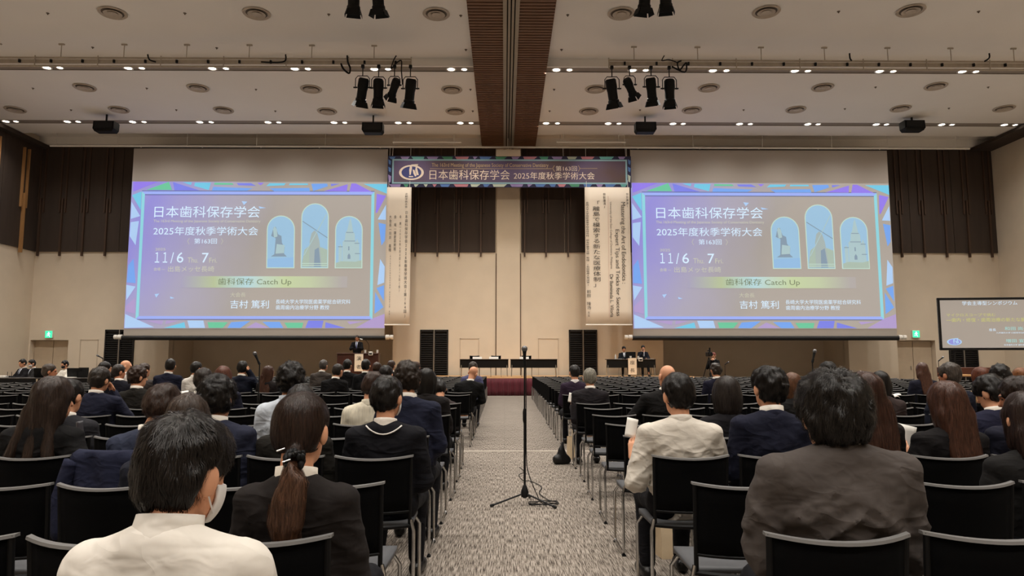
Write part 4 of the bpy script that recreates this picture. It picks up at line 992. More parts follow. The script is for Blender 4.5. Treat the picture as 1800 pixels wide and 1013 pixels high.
def cloth(rgb, rough=0.85, shirt=False):
    """woven cloth: soft pulled wrinkles and a fine weave"""
    k = (rgb, shirt)
    if k in CLOTH: return CLOTH[k]
    m = mat('cloth_%d_%d_%d%s' % (*rgb, '_shirt' if shirt else ''), rgb if shirt else tuple(int(v * 0.80) for v in rgb), rough, var=0.06, vscale=9, spec=0.15)
    N = m.node_tree.nodes; L = m.node_tree.links; b = N['Principled BSDF']; tc = [n for n in N if n.type == 'TEX_COORD'][0]
    def nz(scale, dist, st):
        mp = N.new('ShaderNodeMapping'); mp.inputs['Scale'].default_value = st; mp.inputs['Rotation'].default_value = (0.3, 0.5, 0.2); L.new(tc.outputs['Object'], mp.inputs[0])
        n = N.new('ShaderNodeTexNoise'); n.inputs['Scale'].default_value = scale; n.inputs['Detail'].default_value = 1.5; n.inputs['Distortion'].default_value = dist; L.new(mp.outputs[0], n.inputs['Vector']); return n.outputs['Fac']
    a_ = N.new('ShaderNodeMath'); a_.operation = 'SUBTRACT'; a_.inputs[1].default_value = 0.5; L.new(nz(3.4, 1.2, (1.2, 1.2, 2.4)), a_.inputs[0])
    ab = N.new('ShaderNodeMath'); ab.operation = 'ABSOLUTE'; L.new(a_.outputs[0], ab.inputs[0])
    b1 = N.new('ShaderNodeBump'); b1.invert = True; b1.inputs['Strength'].default_value = 0.4 if shirt else 0.5; b1.inputs['Distance'].default_value = 0.05; L.new(ab.outputs[0], b1.inputs['Height'])
    b2 = N.new('ShaderNodeBump'); b2.inputs['Strength'].default_value = 0.25; b2.inputs['Distance'].default_value = 0.02; L.new(nz(16, 0.6, (1, 1, 1.6)), b2.inputs['Height']); L.new(b1.outputs[0], b2.inputs['Normal'])
    L.new(b2.outputs[0], b.inputs['Normal']); CLOTH[k] = m; return m

def rot_head(yaw, pitch, tilt):
    a = Matrix.Rotation(-math.radians(yaw), 3, 'Z') @ Matrix.Rotation(-math.radians(pitch), 3, 'X') @ Matrix.Rotation(math.radians(tilt), 3, 'Y')
    return np.array(a, np.float32)

def hand(fd, W, d, up, s=1.0, curl=0.5, r=0.0085, side=1):
    """palm, four fingers and a thumb at wrist W, pointing along d, back of the hand towards up"""
    d = Vector(d).normalized(); up = Vector(up); up = (up - d * up.dot(d)).normalized(); lat = d.cross(up) * side
    W = Vector(W); c1 = W + d * 0.035 * s; c2 = W + d * 0.075 * s
    for q in (-0.022, 0.0, 0.022): fd.cap(W + lat * q * 0.6, c2 + lat * q * s, 0.016 * s, 0.013 * s, 0.012)
    for i, ln in enumerate((0.034, 0.04, 0.037, 0.028)):
        b = c2 + lat * (i - 1.5) * 0.0185 * s
        m = b + (d * math.cos(curl * 0.6) - up * math.sin(curl * 0.6)) * ln * s
        e = m + (d * math.cos(curl * 1.6) - up * math.sin(curl * 1.6)) * ln * 0.8 * s
        fd.cap(b, m, r, r * 0.95, 0.004); fd.cap(m, e, r * 0.95, r * 0.8, 0.003)
    tb = W + d * 0.02 * s - lat * 0.022 * s
    tm = tb + (d * 0.6 - lat * 0.75 - up * 0.25).normalized() * 0.038 * s
    fd.cap(tb, tm, r * 1.25, r * 1.1, 0.008); fd.cap(tm, tm + (d * 0.9 - lat * 0.15 - up * 0.3).normalized() * 0.03 * s, r * 1.1, r * 0.85, 0.003)

def strands(V, N_, hc, R, n, ln, wdt, grav, seed, curly=0.0, crown=(0.0, -0.045, 0.10), fluff=0.0, ears=False, bare=False):
    """thin hair strips laid over the hair surface, flowing away from the crown"""
    r = np.random.default_rng(seed); kd = kdtree.KDTree(len(V))
    for i, v in enumerate(V): kd.insert(v, i)
    kd.balance()
    cr = Vector(hc) + Vector((R @ np.array(crown, np.float32)).tolist()); mb = MB()
    ids = r.integers(0, len(V), n)
    for i in ids:
        p = Vector(V[i]); pts = []; j = i; lp = R.T @ (V[i] - np.array(hc))
        if ears and abs(lp[0]) > 0.052 and lp[1] > -0.045 and -0.11 < lp[2] < 0.012: continue
        if bare and abs(lp[0]) < 0.034 and lp[1] < -0.03 and 0.05 < lp[2] < 0.115 and r.random() < 0.4: continue
        steps = 4; L_ = ln * r.uniform(0.6, 1.3); lift = r.uniform(0.001, 0.004) + fluff * r.uniform(0, 1) ** 2
        sw = Vector(r.normal(0, 0.35, 3).tolist())
        for k in range(steps + 1):
            nn = Vector(N_[j]); pts.append((p + nn * (lift * (0.3 + 0.7 * k / steps) + 0.002 * math.sin(math.pi * k / steps)), nn))
            a = (p - cr); a = a.normalized() if a.length > 1e-4 else Vector((0, 1, 0))
            dr = a * (1 - grav) + Vector((0, 0, -1)) * grav + sw * (0.35 + curly) + Vector(r.normal(0, 0.25 * curly + 0.01, 3).tolist())
            dr = dr - nn * dr.dot(nn)
            if dr.length < 1e-4: break
            p = p + dr.normalized() * L_ / steps
            co, j, dist = kd.find(p)
            nn = Vector(N_[j]); p = p - nn * (p - Vector(V[j])).dot(nn) * 0.85
        if len(pts) < 3: continue
        vs = []
        for k, (q, nn) in enumerate(pts):
            t = pts[min(k + 1, len(pts) - 1)][0] - pts[max(k - 1, 0)][0]; sd = t.cross(nn); sd = sd.normalized() if sd.length > 1e-6 else Vector((1, 0, 0))
            ww = wdt * (1 - 0.75 * k / (len(pts) - 1)); vs += [q - sd * ww, q + sd * ww]
        mb.add(vs, [(2 * k, 2 * k + 1, 2 * k + 3, 2 * k + 2) for k in range(len(pts) - 1)])
    return mb
def vnormals(V, Fc):
    n = np.cross(V[Fc[:, 2]] - V[Fc[:, 0]], V[Fc[:, 3]] - V[Fc[:, 1]]); out = np.zeros_like(V)
    for a in range(4): np.add.at(out, Fc[:, a], n)
    return out / np.maximum(1e-9, np.linalg.norm(out, axis=1))[:, None]
def ring_band(c, rx, ry, z_lo, z_hi, th, tilt=0.0, gap=0.0, n=28, flare=0.0):
    """collar: a band about the neck, higher behind; gap opens it at the front (+y)"""
    mb = MB(); a0, a1 = math.pi / 2 + gap, math.pi / 2 + 2 * math.pi - gap
    def fn(u, v):
        a = a0 + (a1 - a0) * u; fr = (1 + math.sin(a)) / 2
        z = z_lo(fr) + (z_hi(fr) - z_lo(fr)) * v; k = 1 + flare * (1 - v)
        return (c[0] + rx * k * math.cos(a), c[1] + ry * k * math.sin(a) + tilt * (z - z_lo(fr)), c[2] + z)
    mb.sheet(fn, n, 3, th); return mb

LAT = np.random.default_rng(5).random((32, 32, 32)).astype(np.float32)
def vn(x, y, z):
    """smooth value noise on broadcast arrays"""
    x, y, z = np.broadcast_arrays(np.asarray(x, np.float32), np.asarray(y, np.float32), np.asarray(z, np.float32))
    i, j, k = [np.floor(q).astype(np.int32) for q in (x, y, z)]; u, v, w_ = x - i, y - j, z - k
    u, v, w_ = [q * q * (3 - 2 * q) for q in (u, v, w_)]; i, j, k = i & 31, j & 31, k & 31; i2, j2, k2 = (i + 1) & 31, (j + 1) & 31, (k + 1) & 31
    a = LAT[i, j, k] * (1 - u) + LAT[i2, j, k] * u; b = LAT[i, j2, k] * (1 - u) + LAT[i2, j2, k] * u
    c = LAT[i, j, k2] * (1 - u) + LAT[i2, j, k2] * u; d = LAT[i, j2, k2] * (1 - u) + LAT[i2, j2, k2] * u
    return (a * (1 - v) + b * v) * (1 - w_) + (c * (1 - v) + d * v) * w_ - 0.5

PEOPLE = []
def person(label, px, py, row, hair='short', hc=(26, 21, 19), top='suit', tc=(34, 34, 40), collar=(232, 226, 216), yaw=0, pitch=5, tilt=0, sw=0.155, lean=0.0, skin='a', group='seated audience',
           loc=None, rz=0.0, ztop=None, pose='lap', near=False, standing=False, trousers=(26, 26, 30), mask=None, hs=1.0, fold=1.0, vol=0.0, detail=None, bodyx=None, hands=None, snap=True, zfloor=0.0, bulk=1.0, tie=None, trim=False, wrist=None, tail=None, neck=0.0, fluff=0.0, yoke=False, spread=1.15):
    # place: the head where the picture shows it, the seat on the nearest chair of that row
    if loc is None:
        Y0 = ROWS[row]; yh = Y0 + 0.13 + lean
        x, z = P(px, py, yh); ztop = z
        bx = P(bodyx, py, yh)[0] if bodyx else x
        if snap:
            side = -1 if x < 0.15 else 1
            k = min(range(60), key=lambda q: abs(colx(side, q, row) - bx)); cx = CHAIRS.get((side, k, row), (colx(side, k, row), Y0))[0]
            bx = cx + max(-0.09, min(0.09, bx - cx))
        loc = (bx, Y0, 0); hx = max(-0.16, min(0.16, x - bx))
    else:
        hx = 0.0
    sw -= 0.012
    d = max(0.5, loc[1]); lvl = 2 if near else (1 if d < 9.5 else 0)
    if detail is not None: lvl = detail
    res = (0.024, 0.018, 0.0125)[lvl]; fine = (0.0135, 0.0095, 0.0062)[lvl]; fr_ = (0.0105, 0.0095, 0.0088)[lvl]
    seed = len(PEOPLE) * 13 + 5; rs = np.random.default_rng(seed)
    root = empty('person', loc, rz)
    R = rot_head(yaw, pitch, tilt)
    hz = 0.53 if not standing else 0.88; hip = Vector((0, 0.19, hz)); zt = ztop - zfloor
    N_ = Vector((hx * 0.7, 0.125 + lean * 0.75, zt - 0.272 + neck)); H = Vector((hx, N_.y + 0.03 + lean * 0.25 + 0.0012 * pitch, zt - 0.118 * hs - vol * 0.8))
    if standing: hip = Vector((0, 0.1, hz)); N_.y = 0.1; H.y = 0.13
    zs = N_.z - 0.068
    S_ = {s: Vector((N_.x * 0.85 + s * sw, N_.y + 0.012, zs)) for s in (-1, 1)}
    E_, W_, hd = {}, {}, {}
    for s in (-1, 1):
        po = pose if isinstance(pose, str) else pose[0 if s < 0 else 1]
        E = S_[s] + Vector((s * 0.05, 0.04, -0.245)); W = Vector((s * 0.10, 0.40, 0.57)); dd = Vector((-s * 0.35, 0.9, -0.15)); up = Vector((0, 0.1, 1))
        if po == 'wide': E = S_[s] + Vector((s * 0.11, 0.10, -0.22)); W = Vector((s * 0.10, 0.42, 0.60))
        if po == 'paper': E = S_[s] + Vector((s * 0.09, 0.06, -0.25)); W = E + Vector((-s * 0.0, 0.10, 0.20)); dd = Vector((s * 0.1, 0.5, 0.8)); up = Vector((s * 0.8, -0.6, 0))
        if po == 'up': E = S_[s] + Vector((s * 0.10, 0.12, -0.12)); W = H + Vector((s * 0.10, 0.02, -0.06)); dd = Vector((-s * 0.2, -0.05, 1)); up = Vector((s, 0.2, 0))
        if po == 'chin': E = S_[s] + Vector((s * 0.08, 0.16, -0.2)); W = H + Vector((s * 0.07, 0.12, -0.14)); dd = Vector((-s * 0.3, -0.2, 1)); up = Vector((s * 0.5, 1, 0))
        if po == 'mic': E = S_[s] + Vector((s * 0.07, 0.12, -0.22)); W = Vector((H.x + s * 0.05, H.y + 0.15, H.z - 0.20)); dd = Vector((-s * 0.6, -0.1, 0.7)); up = Vector((s * 0.4, 1, 0))
        if po == 'desk': E = S_[s] + Vector((s * 0.07, 0.12, -0.22)); W = Vector((s * 0.11, N_.y + 0.33, zs - 0.20)); dd = Vector((-s * 0.6, 0.7, -0.1))
        if po == 'side': E = S_[s] + Vector((s * 0.04, 0.0, -0.27)); W = E + Vector((0, 0.06, -0.22)); dd = Vector((0, 0.1, -1)); up = Vector((s, 0, 0))
        if po == 'rest': E = S_[s] + Vector((s * 0.15, 0.06, -0.20)); W = Vector((s * 0.16, 0.36, 0.60))
        if wrist and s in wrist:      # elbow and wrist where the picture shows them
            q = wrist[s]; w1 = P(q[0], q[1], loc[1] + q[2]); e1 = P(q[3], q[4], loc[1] + q[5])
            W = Vector((w1[0] - loc[0], q[2], w1[1])); E = Vector((e1[0] - loc[0], q[5], e1[1])); dd = Vector(q[6]); up = Vector(q[7])
        E_[s], W_[s], hd[s] = E, W, (dd, up)
    chest = hip.lerp(N_, 0.62); tw = sw + 0.012
    def torso(f, g):
        f.cap(hip + Vector((0, 0, -0.02)), hip.lerp(N_, 0.35), 0.150 * bulk + g, 0.142 * bulk + g, 0.05, 1.35)
        f.cap(hip.lerp(N_, 0.3), chest, 0.142 * bulk + g, tw + g - 0.005, 0.05, 1.42)
        f.cap(S_[-1] + Vector((0.03, -0.012, -0.01)), S_[1] + Vector((-0.03, -0.012, -0.01)), 0.054 + g, 0.054 + g, 0.06)
        for s in (-1, 1): f.cap(S_[s] + Vector((-s * 0.02, -0.008, 0.004)), N_ + Vector((s * 0.025, -0.012, -0.022)), 0.040 + g, 0.042 + g, 0.035)
        f.cap(N_ + Vector((-0.03, -0.022, -0.034)), N_ + Vector((0.03, -0.022, -0.034)), 0.046 + g, 0.046 + g, 0.03)
        if g > 0.008:
            for s in (-1, 1): f.ell(S_[s] + Vector((s * 0.020, -0.004, 0.020)), (0.052, 0.062, 0.036), None, 0.025)
    def arm(f, s, g):
        f.cap(S_[s], E_[s], 0.052 + g, 0.042 + g, 0.035); f.cap(E_[s], W_[s], 0.042 + g, 0.028 + g, 0.02)
    kn, an = {}, {}
    for s in (-1, 1):
        if standing: kn[s] = Vector((s * 0.09, 0.12, 0.48)); an[s] = Vector((s * 0.095, 0.09, 0.09))
        else: kn[s] = Vector((s * 0.12 + 0.02 * rs.normal(), 0.60, 0.485)); an[s] = Vector((s * 0.12, 0.57 + 0.05 * rs.normal(), 0.10))
    def legs(f, g):
        for s in (-1, 1):
            f.cap(hip + Vector((s * 0.085, 0.0, -0.02)), kn[s], 0.078 + g, 0.056 + g, 0.03); f.cap(kn[s], an[s], 0.055 + g, 0.036 + g, 0.02)
    # --- body: one continuous skin surface
    hsv = hs * 0.97
    zones = [((H.x - 0.11, H.y - 0.13, H.z - 0.14), (H.x + 0.11, H.y + 0.14, H.z + 0.14))]
    for s in (-1, 1):
        if hands is not None and s in hands: w = W_[s] + hd[s][0].normalized() * 0.07; zones.append(((w.x - 0.08, w.y - 0.08, w.z - 0.08), (w.x + 0.08, w.y + 0.08, w.z + 0.08)))
    lo = (min(-sw - 0.2, min(W_[-1].x, E_[-1].x) - 0.15, H.x - 0.15), -0.06, -0.02); hi = (max(sw + 0.2, max(W_[1].x, E_[1].x) + 0.15, H.x + 0.15), 0.86, zt + 0.04)
    f = Field(lo, hi, 0.034 if lvl < 2 else 0.028, zones, fine)
    torso(f, -0.012); legs(f, -0.01)
    for s in (-1, 1):
        arm(f, s, -0.008); hand(f, W_[s], hd[s][0], hd[s][1], 1.0, 0.5, fr_ if hands is None or s not in hands else 0.0085, s)
        f.cap(an[s] + Vector((0, -0.03, -0.05)), an[s] + Vector((s * 0.015, 0.14, -0.065)), 0.032, 0.026, 0.02)
    def hp(x, y, z): return np.array(H, np.float32) + R @ (np.array((x, y, z), np.float32) * hsv)
    f.cap(N_ + Vector((0, -0.01, -0.03)), hp(0, -0.02, -0.05), 0.054, 0.047, 0.03)
    f.ell(hp(0, -0.012, 0.028), (0.073 * hsv, 0.092 * hsv, 0.084 * hsv), R, 0.02)
    f.ell(hp(0, 0.030, -0.030), (0.060 * hsv, 0.060 * hsv, 0.080 * hsv), R, 0.03); f.ell(hp(0, 0.048, -0.078), (0.040 * hsv, 0.040 * hsv, 0.034 * hsv), R, 0.03)
    f.cap(hp(0, 0.086, 0.002), hp(0, 0.104, -0.028), 0.008, 0.012, 0.012); f.ell(hp(0, 0.084, 0.022), (0.045, 0.014, 0.01), R, 0.014)
    for s in (-1, 1):
        f.ell(hp(s * 0.081, -0.006, -0.014), (0.012, 0.023, 0.034), R, 0.006); f.cut_ell(hp(s * 0.031, 0.096, 0.002), (0.013, 0.014, 0.008), R, 0.008)
    f.ell(hp(0, 0.086, -0.058), (0.024, 0.010, 0.009), R, 0.008)
    V, Fc = f.mesh(); V = relax(V, Fc, 1, 0.35)
    ctr = V[Fc].mean(1); lc = ((ctr - np.array(H)) @ R) / hsv; mi = np.zeros(len(Fc), int)
    for s in (-1, 1):
        mi[(np.abs(lc[:, 0] - s * 0.031) < 0.012) & (np.abs(lc[:, 2] - 0.002) < 0.0045) & (lc[:, 1] > 0.06)] = 1
        if lvl == 2: mi[(np.abs(lc[:, 0] - s * 0.033) < 0.016) & (np.abs(lc[:, 2] - 0.024) < 0.0035) & (lc[:, 1] > 0.06)] = 1
    mi[(np.abs(lc[:, 0]) < 0.023) & (np.abs(lc[:, 2] + 0.058) < 0.007) & (lc[:, 1] > 0.06)] = 2
    obj('body', np_mesh('body', V, Fc, [SKIN[skin], EYE, LIP], mi), root)
    # --- upper clothing
    ph = rs.uniform(0, 6, 6)
    g = 0.010 if top != 'shirt' else 0.006
    f = Field((lo[0], lo[1], 0.40 if not standing else 0.7), (hi[0], 0.62 if not standing else 0.6, max(N_.z + 0.09, W_[1].z + 0.1, W_[-1].z + 0.1)), res, [((lo[0], lo[1], zs - 0.05), (hi[0], lo[1], zs - 0.05))], res)
    torso(f, g)
    for s in (-1, 1):
        ss = W_[s] + (E_[s] - W_[s]).normalized() * (0.0 if top != 'rolled' else 0.12)
        f.cap(S_[s] + Vector((s * 0.008, 0, -0.004)), E_[s], 0.053 + g, 0.046 + g, 0.016); f.cap(E_[s], ss, 0.046 + g, 0.036 + g, 0.015)
    am = {'suit': 0.010, 'sweater': 0.007}.get(top, 0.012) * fold
    def folds(F, X, Y, Z):      # creases stand out from the cloth, pulling down and inwards from the shoulders
        ax_ = np.abs(X - N_.x)
        q = vn(4 * X + ph[0] * 3, 3 * Y + ph[1], 15 * Z + 10 * ax_ + ph[2] * 2); r1 = np.clip(1 - np.abs(q) * 7, 0, 1)
        q = vn(9 * X - 9 * Z + ph[3] * 3, 5 * Y, 9 * Z + 9 * X + ph[4]); r2 = np.clip(1 - np.abs(q) * 8, 0, 1)
        m_ = np.clip((zs + 0.03 - Z) / 0.14, 0.1, 1)
        mid = np.exp(-((X - N_.x) / 0.006) ** 2) * (Y < N_.y) * (0.004 if top == 'suit' else 0.0)
        seam = np.exp(-((ax_ - (sw - 0.006)) / 0.006) ** 2) * (Z > zs - 0.10) * (0.005 if top == 'suit' else 0.003)
        return F + seam - am * (r1 + 0.7 * r2) * m_ - am * 0.4 * (vn(11 * X, 6 * Y + ph[5], 9 * Z) + 0.5) + mid
    f.apply(folds)
    V, Fc = f.mesh(); V = relax(V, Fc, 1, 0.3)
    nm = {'suit': 'jacket', 'shirt': 'shirt', 'rolled': 'shirt', 'sweater': 'sweater'}[top]
    obj(nm, np_mesh(nm, V, Fc, [cloth(tc, shirt=top in ('shirt', 'rolled'))]), root)
    Vj = V
    def surf(x, z):      # how far back the cloth reaches there
        q = Vj[(np.abs(Vj[:, 0] - x) < 0.02) & (np.abs(Vj[:, 2] - z) < 0.02)]
        return float(q[:, 1].min()) if len(q) else N_.y - 0.09
    # --- collars
    nk = hp(0, -0.02, -0.05); cy = (N_.y * 1.0 + nk[1] * 0.0) - 0.008; cxx = N_.x + 0.2 * (nk[0] - N_.x); tl = (nk[1] - N_.y) / max(0.05, nk[2] - N_.z)
    tl = max(-0.2, min(0.8, tl))
    cc = (cxx, cy, N_.z)
    if top == 'suit':
        ring_band(cc, 0.069, 0.064, lambda q: -0.028 - 0.055 * q, lambda q: 0.034 - 0.075 * q, 0.008, tl * 0.8, 0.35, 26, 0.06).build('jacket_collar', cloth(tc), root, smooth='all')
    if collar:
        hi_ = 0.060 if top == 'suit' else 0.050
        ring_band(cc, 0.0615, 0.061, lambda q: -0.012 - 0.02 * q, lambda q: hi_ - 0.03 * q, 0.005, tl * 0.8, 0.12, 26, 0.05 if top == 'suit' else 0.10).build('shirt_collar', cloth(collar if top != 'shirt' and top != 'rolled' else tc, shirt=True), root, smooth='all')
    if trim:
        pt = [(N_.x + x, N_.z + 0.004 - 0.045 * (1 - (x / 0.098) ** 2)) for x in [-0.098 + 0.0196 * i for i in range(11)]]
        MB().tube([(x, surf(x, z) - 0.002, z) for x, z in pt], 0.0045, 6).build('white_trim', cloth((226, 222, 216), shirt=True), root, smooth='all')
    if yoke:
        MB().tube([(N_.x + x, surf(N_.x + x, N_.z - 0.135 + 0.1 * x * x) - 0.0005, N_.z - 0.135 - 0.8 * x * x) for x in [-0.16 + 0.02 * i for i in range(17)]], 0.0016, 5).build('yoke_seam', cloth((150, 138, 120), shirt=True), root, smooth='all')
    if tie:
        fy = N_.y + 0.115
        MB().plate([(N_.x - 0.045, N_.z - 0.02), (N_.x + 0.045, N_.z - 0.02), (N_.x + 0.02, N_.z - 0.24), (N_.x - 0.02, N_.z - 0.24)], fy * -1 - 0.0, 0.006)
        mb = MB(); mb.sheet(lambda u, v: (N_.x + (u - 0.5) * 0.095 * (1 - 0.55 * v), N_.y + 0.075 + 0.062 * math.sin(min(1, v * 2) * 1.4), N_.z - 0.01 - 0.25 * v), 4, 6, 0.008); mb.build('shirt_front', cloth((214, 220, 232), shirt=True), root, smooth='all')
        mb = MB(); mb.sheet(lambda u, v: (N_.x + (u - 0.5) * (0.03 + 0.012 * v), N_.y + 0.084 + 0.062 * math.sin(min(1, v * 2) * 1.4), N_.z - 0.012 - 0.26 * v), 2, 6, 0.006); mb.build('tie', cloth(tie), root, smooth='all')
    # --- trousers and shoes
    f = Field((-0.3, -0.02, 0.06), (0.3, 0.75, hz + 0.12), 0.034 if lvl < 2 else 0.022); legs(f, 0.012)
    f.cap(hip + Vector((-0.05, 0, -0.01)), hip + Vector((0.05, 0, -0.01)), 0.125, 0.125, 0.04)
    V, Fc = f.mesh(); obj('trousers', np_mesh('trousers', V, Fc, [cloth(trousers)]), root)
    for s in (-1, 1):
        f = Field((an[s].x - 0.1, an[s].y - 0.12, -0.005), (an[s].x + 0.1, an[s].y + 0.24, 0.14), 0.014 if lvl == 2 else 0.02)
        f.cap(an[s] + Vector((0, -0.04, -0.055)), an[s] + Vector((s * 0.015, 0.05, -0.05)), 0.043, 0.045, 0.02); f.cap(an[s] + Vector((0, 0.05, -0.055)), an[s] + Vector((s * 0.02, 0.155, -0.066)), 0.043, 0.034, 0.03)
        f.apply(lambda F, X, Y, Z: np.maximum(F, -Z + 0.0 * X + 0.0 * Y))
        V, Fc = f.mesh(); obj('shoe', np_mesh('shoe', V, Fc, [SHOE]), root)
    # --- hair
    if hair != 'none':
        hm = hair_mat(hc); hf = fine * 1.05; lenz = {'short': 0.16, 'wavy': 0.17, 'fringe': 0.16, 'thin': 0.16, 'bob': 0.24, 'long': 0.50, 'pony': 0.46}[hair]
        ex = vol
        f = Field((H.x - 0.17, H.y - 0.26 if hair in ('long', 'pony') else H.y - 0.16, H.z - lenz), (H.x + 0.17, H.y + 0.16, H.z + 0.17), hf)
        top_r = (0.086 + ex, 0.102 + ex, 0.094 + ex)
        f.ell(hp(0, -0.014, 0.034), [q * hsv for q in top_r], R, 0.02)
        if hair != 'fringe': f.ell(hp(0, -0.035, -0.02), ((0.080 + ex) * hsv, (0.074 + ex) * hsv, (0.072 + ex * 0.7) * hsv), R, 0.03)
        if hair in ('bob', 'long'):
            zl = 0.15 if hair == 'bob' else 0.16
            f.ell(hp(0, -0.03, -0.07), ((0.088 + ex) * hsv, (0.072 + ex) * hsv, zl * hsv * 0.8), R, 0.04)
            for s in (-1, 1): f.cap(hp(s * 0.072, 0.015, 0.02), hp(s * 0.074, 0.012, -0.12), 0.022, 0.018, 0.03)
        if hair == 'long':
            b = hp(0, -0.06, -0.08)
            for q in (-0.055, 0.0, 0.055): f.cap((b[0] + q, b[1], b[2]), (b[0] + q * spread + 0.01 - 0.03 * (spread - 1.15), min(b[1], N_.y) - 0.075, H.z - 0.36 - 0.03 * math.cos(q * 20)), 0.042, 0.026, 0.035)
        if hair == 'pony': b = hp(0, -0.10, -0.075); b = hp(0.03, -0.10, -0.075); f.cap(b, (b[0], b[1] - 0.03, b[2] - 0.03), 0.022, 0.020, 0.02)
        # open the face, the ears and the nape
        fz = {'short': 0.0, 'wavy': -0.005, 'thin': 0.0, 'fringe': 0.0, 'bob': 0.0, 'long': 0.0, 'pony': 0.02}[hair]
        f.cut_ell(hp(0, 0.125, -0.054 + fz), ((0.082 if hair not in ('bob', 'long') else 0.062) * hsv, 0.098 * hsv, 0.125 * hsv), R, 0.02)
        if hair in ('short', 'thin', 'fringe', 'pony'):
            for s in (-1, 1): f.cut_ell(hp(s * 0.100, 0.002, -0.036), (0.042, 0.038, 0.054), R, 0.010)
        if hair == 'pony': f.cut_ell(hp(0, 0.0, -0.115), (0.10, 0.105, 0.05), R, 0.02)
        def shape(F, X, Y, Z):
            px_ = (X - H.x) * R[0, 0] + (Y - H.y) * R[1, 0] + (Z - H.z) * R[2, 0]; py_ = (X - H.x) * R[0, 1] + (Y - H.y) * R[1, 1] + (Z - H.z) * R[2, 1]; pz_ = (X - H.x) * R[0, 2] + (Y - H.y) * R[1, 2] + (Z - H.z) * R[2, 2]
            if hair in ('short', 'wavy', 'thin'):
                cutz = -0.085 * hsv + np.clip((py_ + 0.02) * 0.9, 0, 0.2)
                F = np.maximum(F, cutz - pz_)
            if hair == 'fringe':
                F = np.maximum(F, pz_ - (0.012 - 0.35 * (py_ + 0.05)) * 1.0); F = np.maximum(F, -0.085 - pz_)
            fw = {'wavy': 0.022, 'long': 0.011, 'pony': 0.005, 'bob': 0.007, 'thin': 0.022, 'fringe': 0.003, 'short': 0.014}[hair]
            zf = {'wavy': 38, 'long': 9, 'pony': 14, 'bob': 9}.get(hair, 22)
            F = F + fw * (vn(42 * px_ + ph[0] * 5, 42 * py_ + ph[1], zf * pz_ + ph[2]) + 0.6 * vn(90 * px_ + ph[3], 90 * py_ + ph[4], zf * 1.8 * pz_))
            return F
        f.apply(shape)
        if hair == 'thin': f.cut_ell(hp(0.0, -0.055, 0.135), (0.045, 0.040, 0.032), R, 0.02); f.cut_ell(hp(0.004, -0.112 - vol, 0.086 + vol * 0.6), (0.026, 0.030 + vol, 0.024), R, 0.02)
        V, Fc = f.mesh(); V = relax(V, Fc, 1, 0.3)
        if len(Fc):
            ho = obj('hair', np_mesh('hair', V, Fc, [hm]), root)
            ns = (0, 450, 2200)[lvl] if hair != 'fringe' else 0
            if near and d < 2.6: ns = 6500
            if ns:
                ln = {'short': 0.035, 'wavy': 0.05, 'thin': 0.05, 'bob': 0.09, 'long': 0.11, 'pony': 0.07}[hair]
                gr = {'short': 0.25, 'wavy': 0.3, 'thin': 0.3, 'bob': 0.6, 'long': 0.8, 'pony': 0.3}[hair]
                mb = strands(V, vnormals(V, Fc), H, R, ns, ln, 0.0009 if lvl == 2 else 0.0018, gr, seed, 0.9 if hair == 'wavy' else (0.35 if hair == 'thin' else 0.12), fluff=fluff, ears=hair in ('short', 'thin', 'pony'), bare=hair == 'thin')
                so = mb.build('hair_strands', hm, ho, smooth='all'); so['kind'] = 'stuff'
        if hair == 'pony':
            b = hp(0.045, -0.125, -0.10); tf = Field((b[0] - 0.12, b[1] - 0.12, b[2] - 0.36), (b[0] + 0.12, b[1] + 0.06, b[2] + 0.05), fine)
            pp = [(0.0, 0.0, 0.0), (0.004, -0.028, -0.05), (-0.006, -0.034, -0.11), (-0.014, -0.030, -0.17), (-0.008, -0.026, -0.23), (-0.016, -0.024, -0.30)]; pr = [0.020, 0.034, 0.044, 0.040, 0.026, 0.007]
            for i in range(5): tf.cap([b[q] + pp[i][q] for q in range(3)], [b[q] + pp[i + 1][q] for q in range(3)], pr[i], pr[i + 1], 0.02, 1.5)
            tf.apply(lambda F, X, Y, Z: F + 0.022 * vn(60 * X + 8 * Z, 40 * Y, 12 * Z) + 0.012 * vn(120 * X - 10 * Z, 80 * Y, 20 * Z + 3))
            V, Fc = tf.mesh(); V = relax(V, Fc, 1, 0.3); po_ = obj('ponytail', np_mesh('ponytail', V, Fc, [hair_mat(tail)]), root)
            so = strands(V, vnormals(V, Fc), H, R, 2200, 0.09, 0.0009, 0.9, seed + 3, 0.5).build('hair_strands', hair_mat(tail), po_, smooth='all'); so['kind'] = 'stuff'
            b = hp(0.045, -0.125, -0.085); mb = MB()
            for i in range(34):
                a = i * 2.4; rr_ = 0.024 + 0.006 * math.sin(i * 1.7); c = Vector((b[0] + rr_ * math.cos(a), b[1] - 0.014 + 0.012 * math.sin(i * 2.1), b[2] - 0.01 + rr_ * math.sin(a) * 0.9))
                mb.lathe([(0.001, -0.014), (0.007, -0.008), (0.009, 0.0), (0.007, 0.008), (0.001, 0.014)], 6, c, Matrix.Rotation(a, 3, 'X'))
            mb.build('hair_tie', BLACK, root, smooth='all')['kind'] = 'stuff'
            for q in ((-0.03, 0.02), (-0.012, -0.012)): MB().tube([(b[0] + q[0] - 0.012, b[1] - 0.05, b[2] + q[1]), (b[0] + q[0] + 0.012, b[1] - 0.05, b[2] + q[1] + 0.008)], 0.0025, 6).build('hair_clip', CHROME, root)
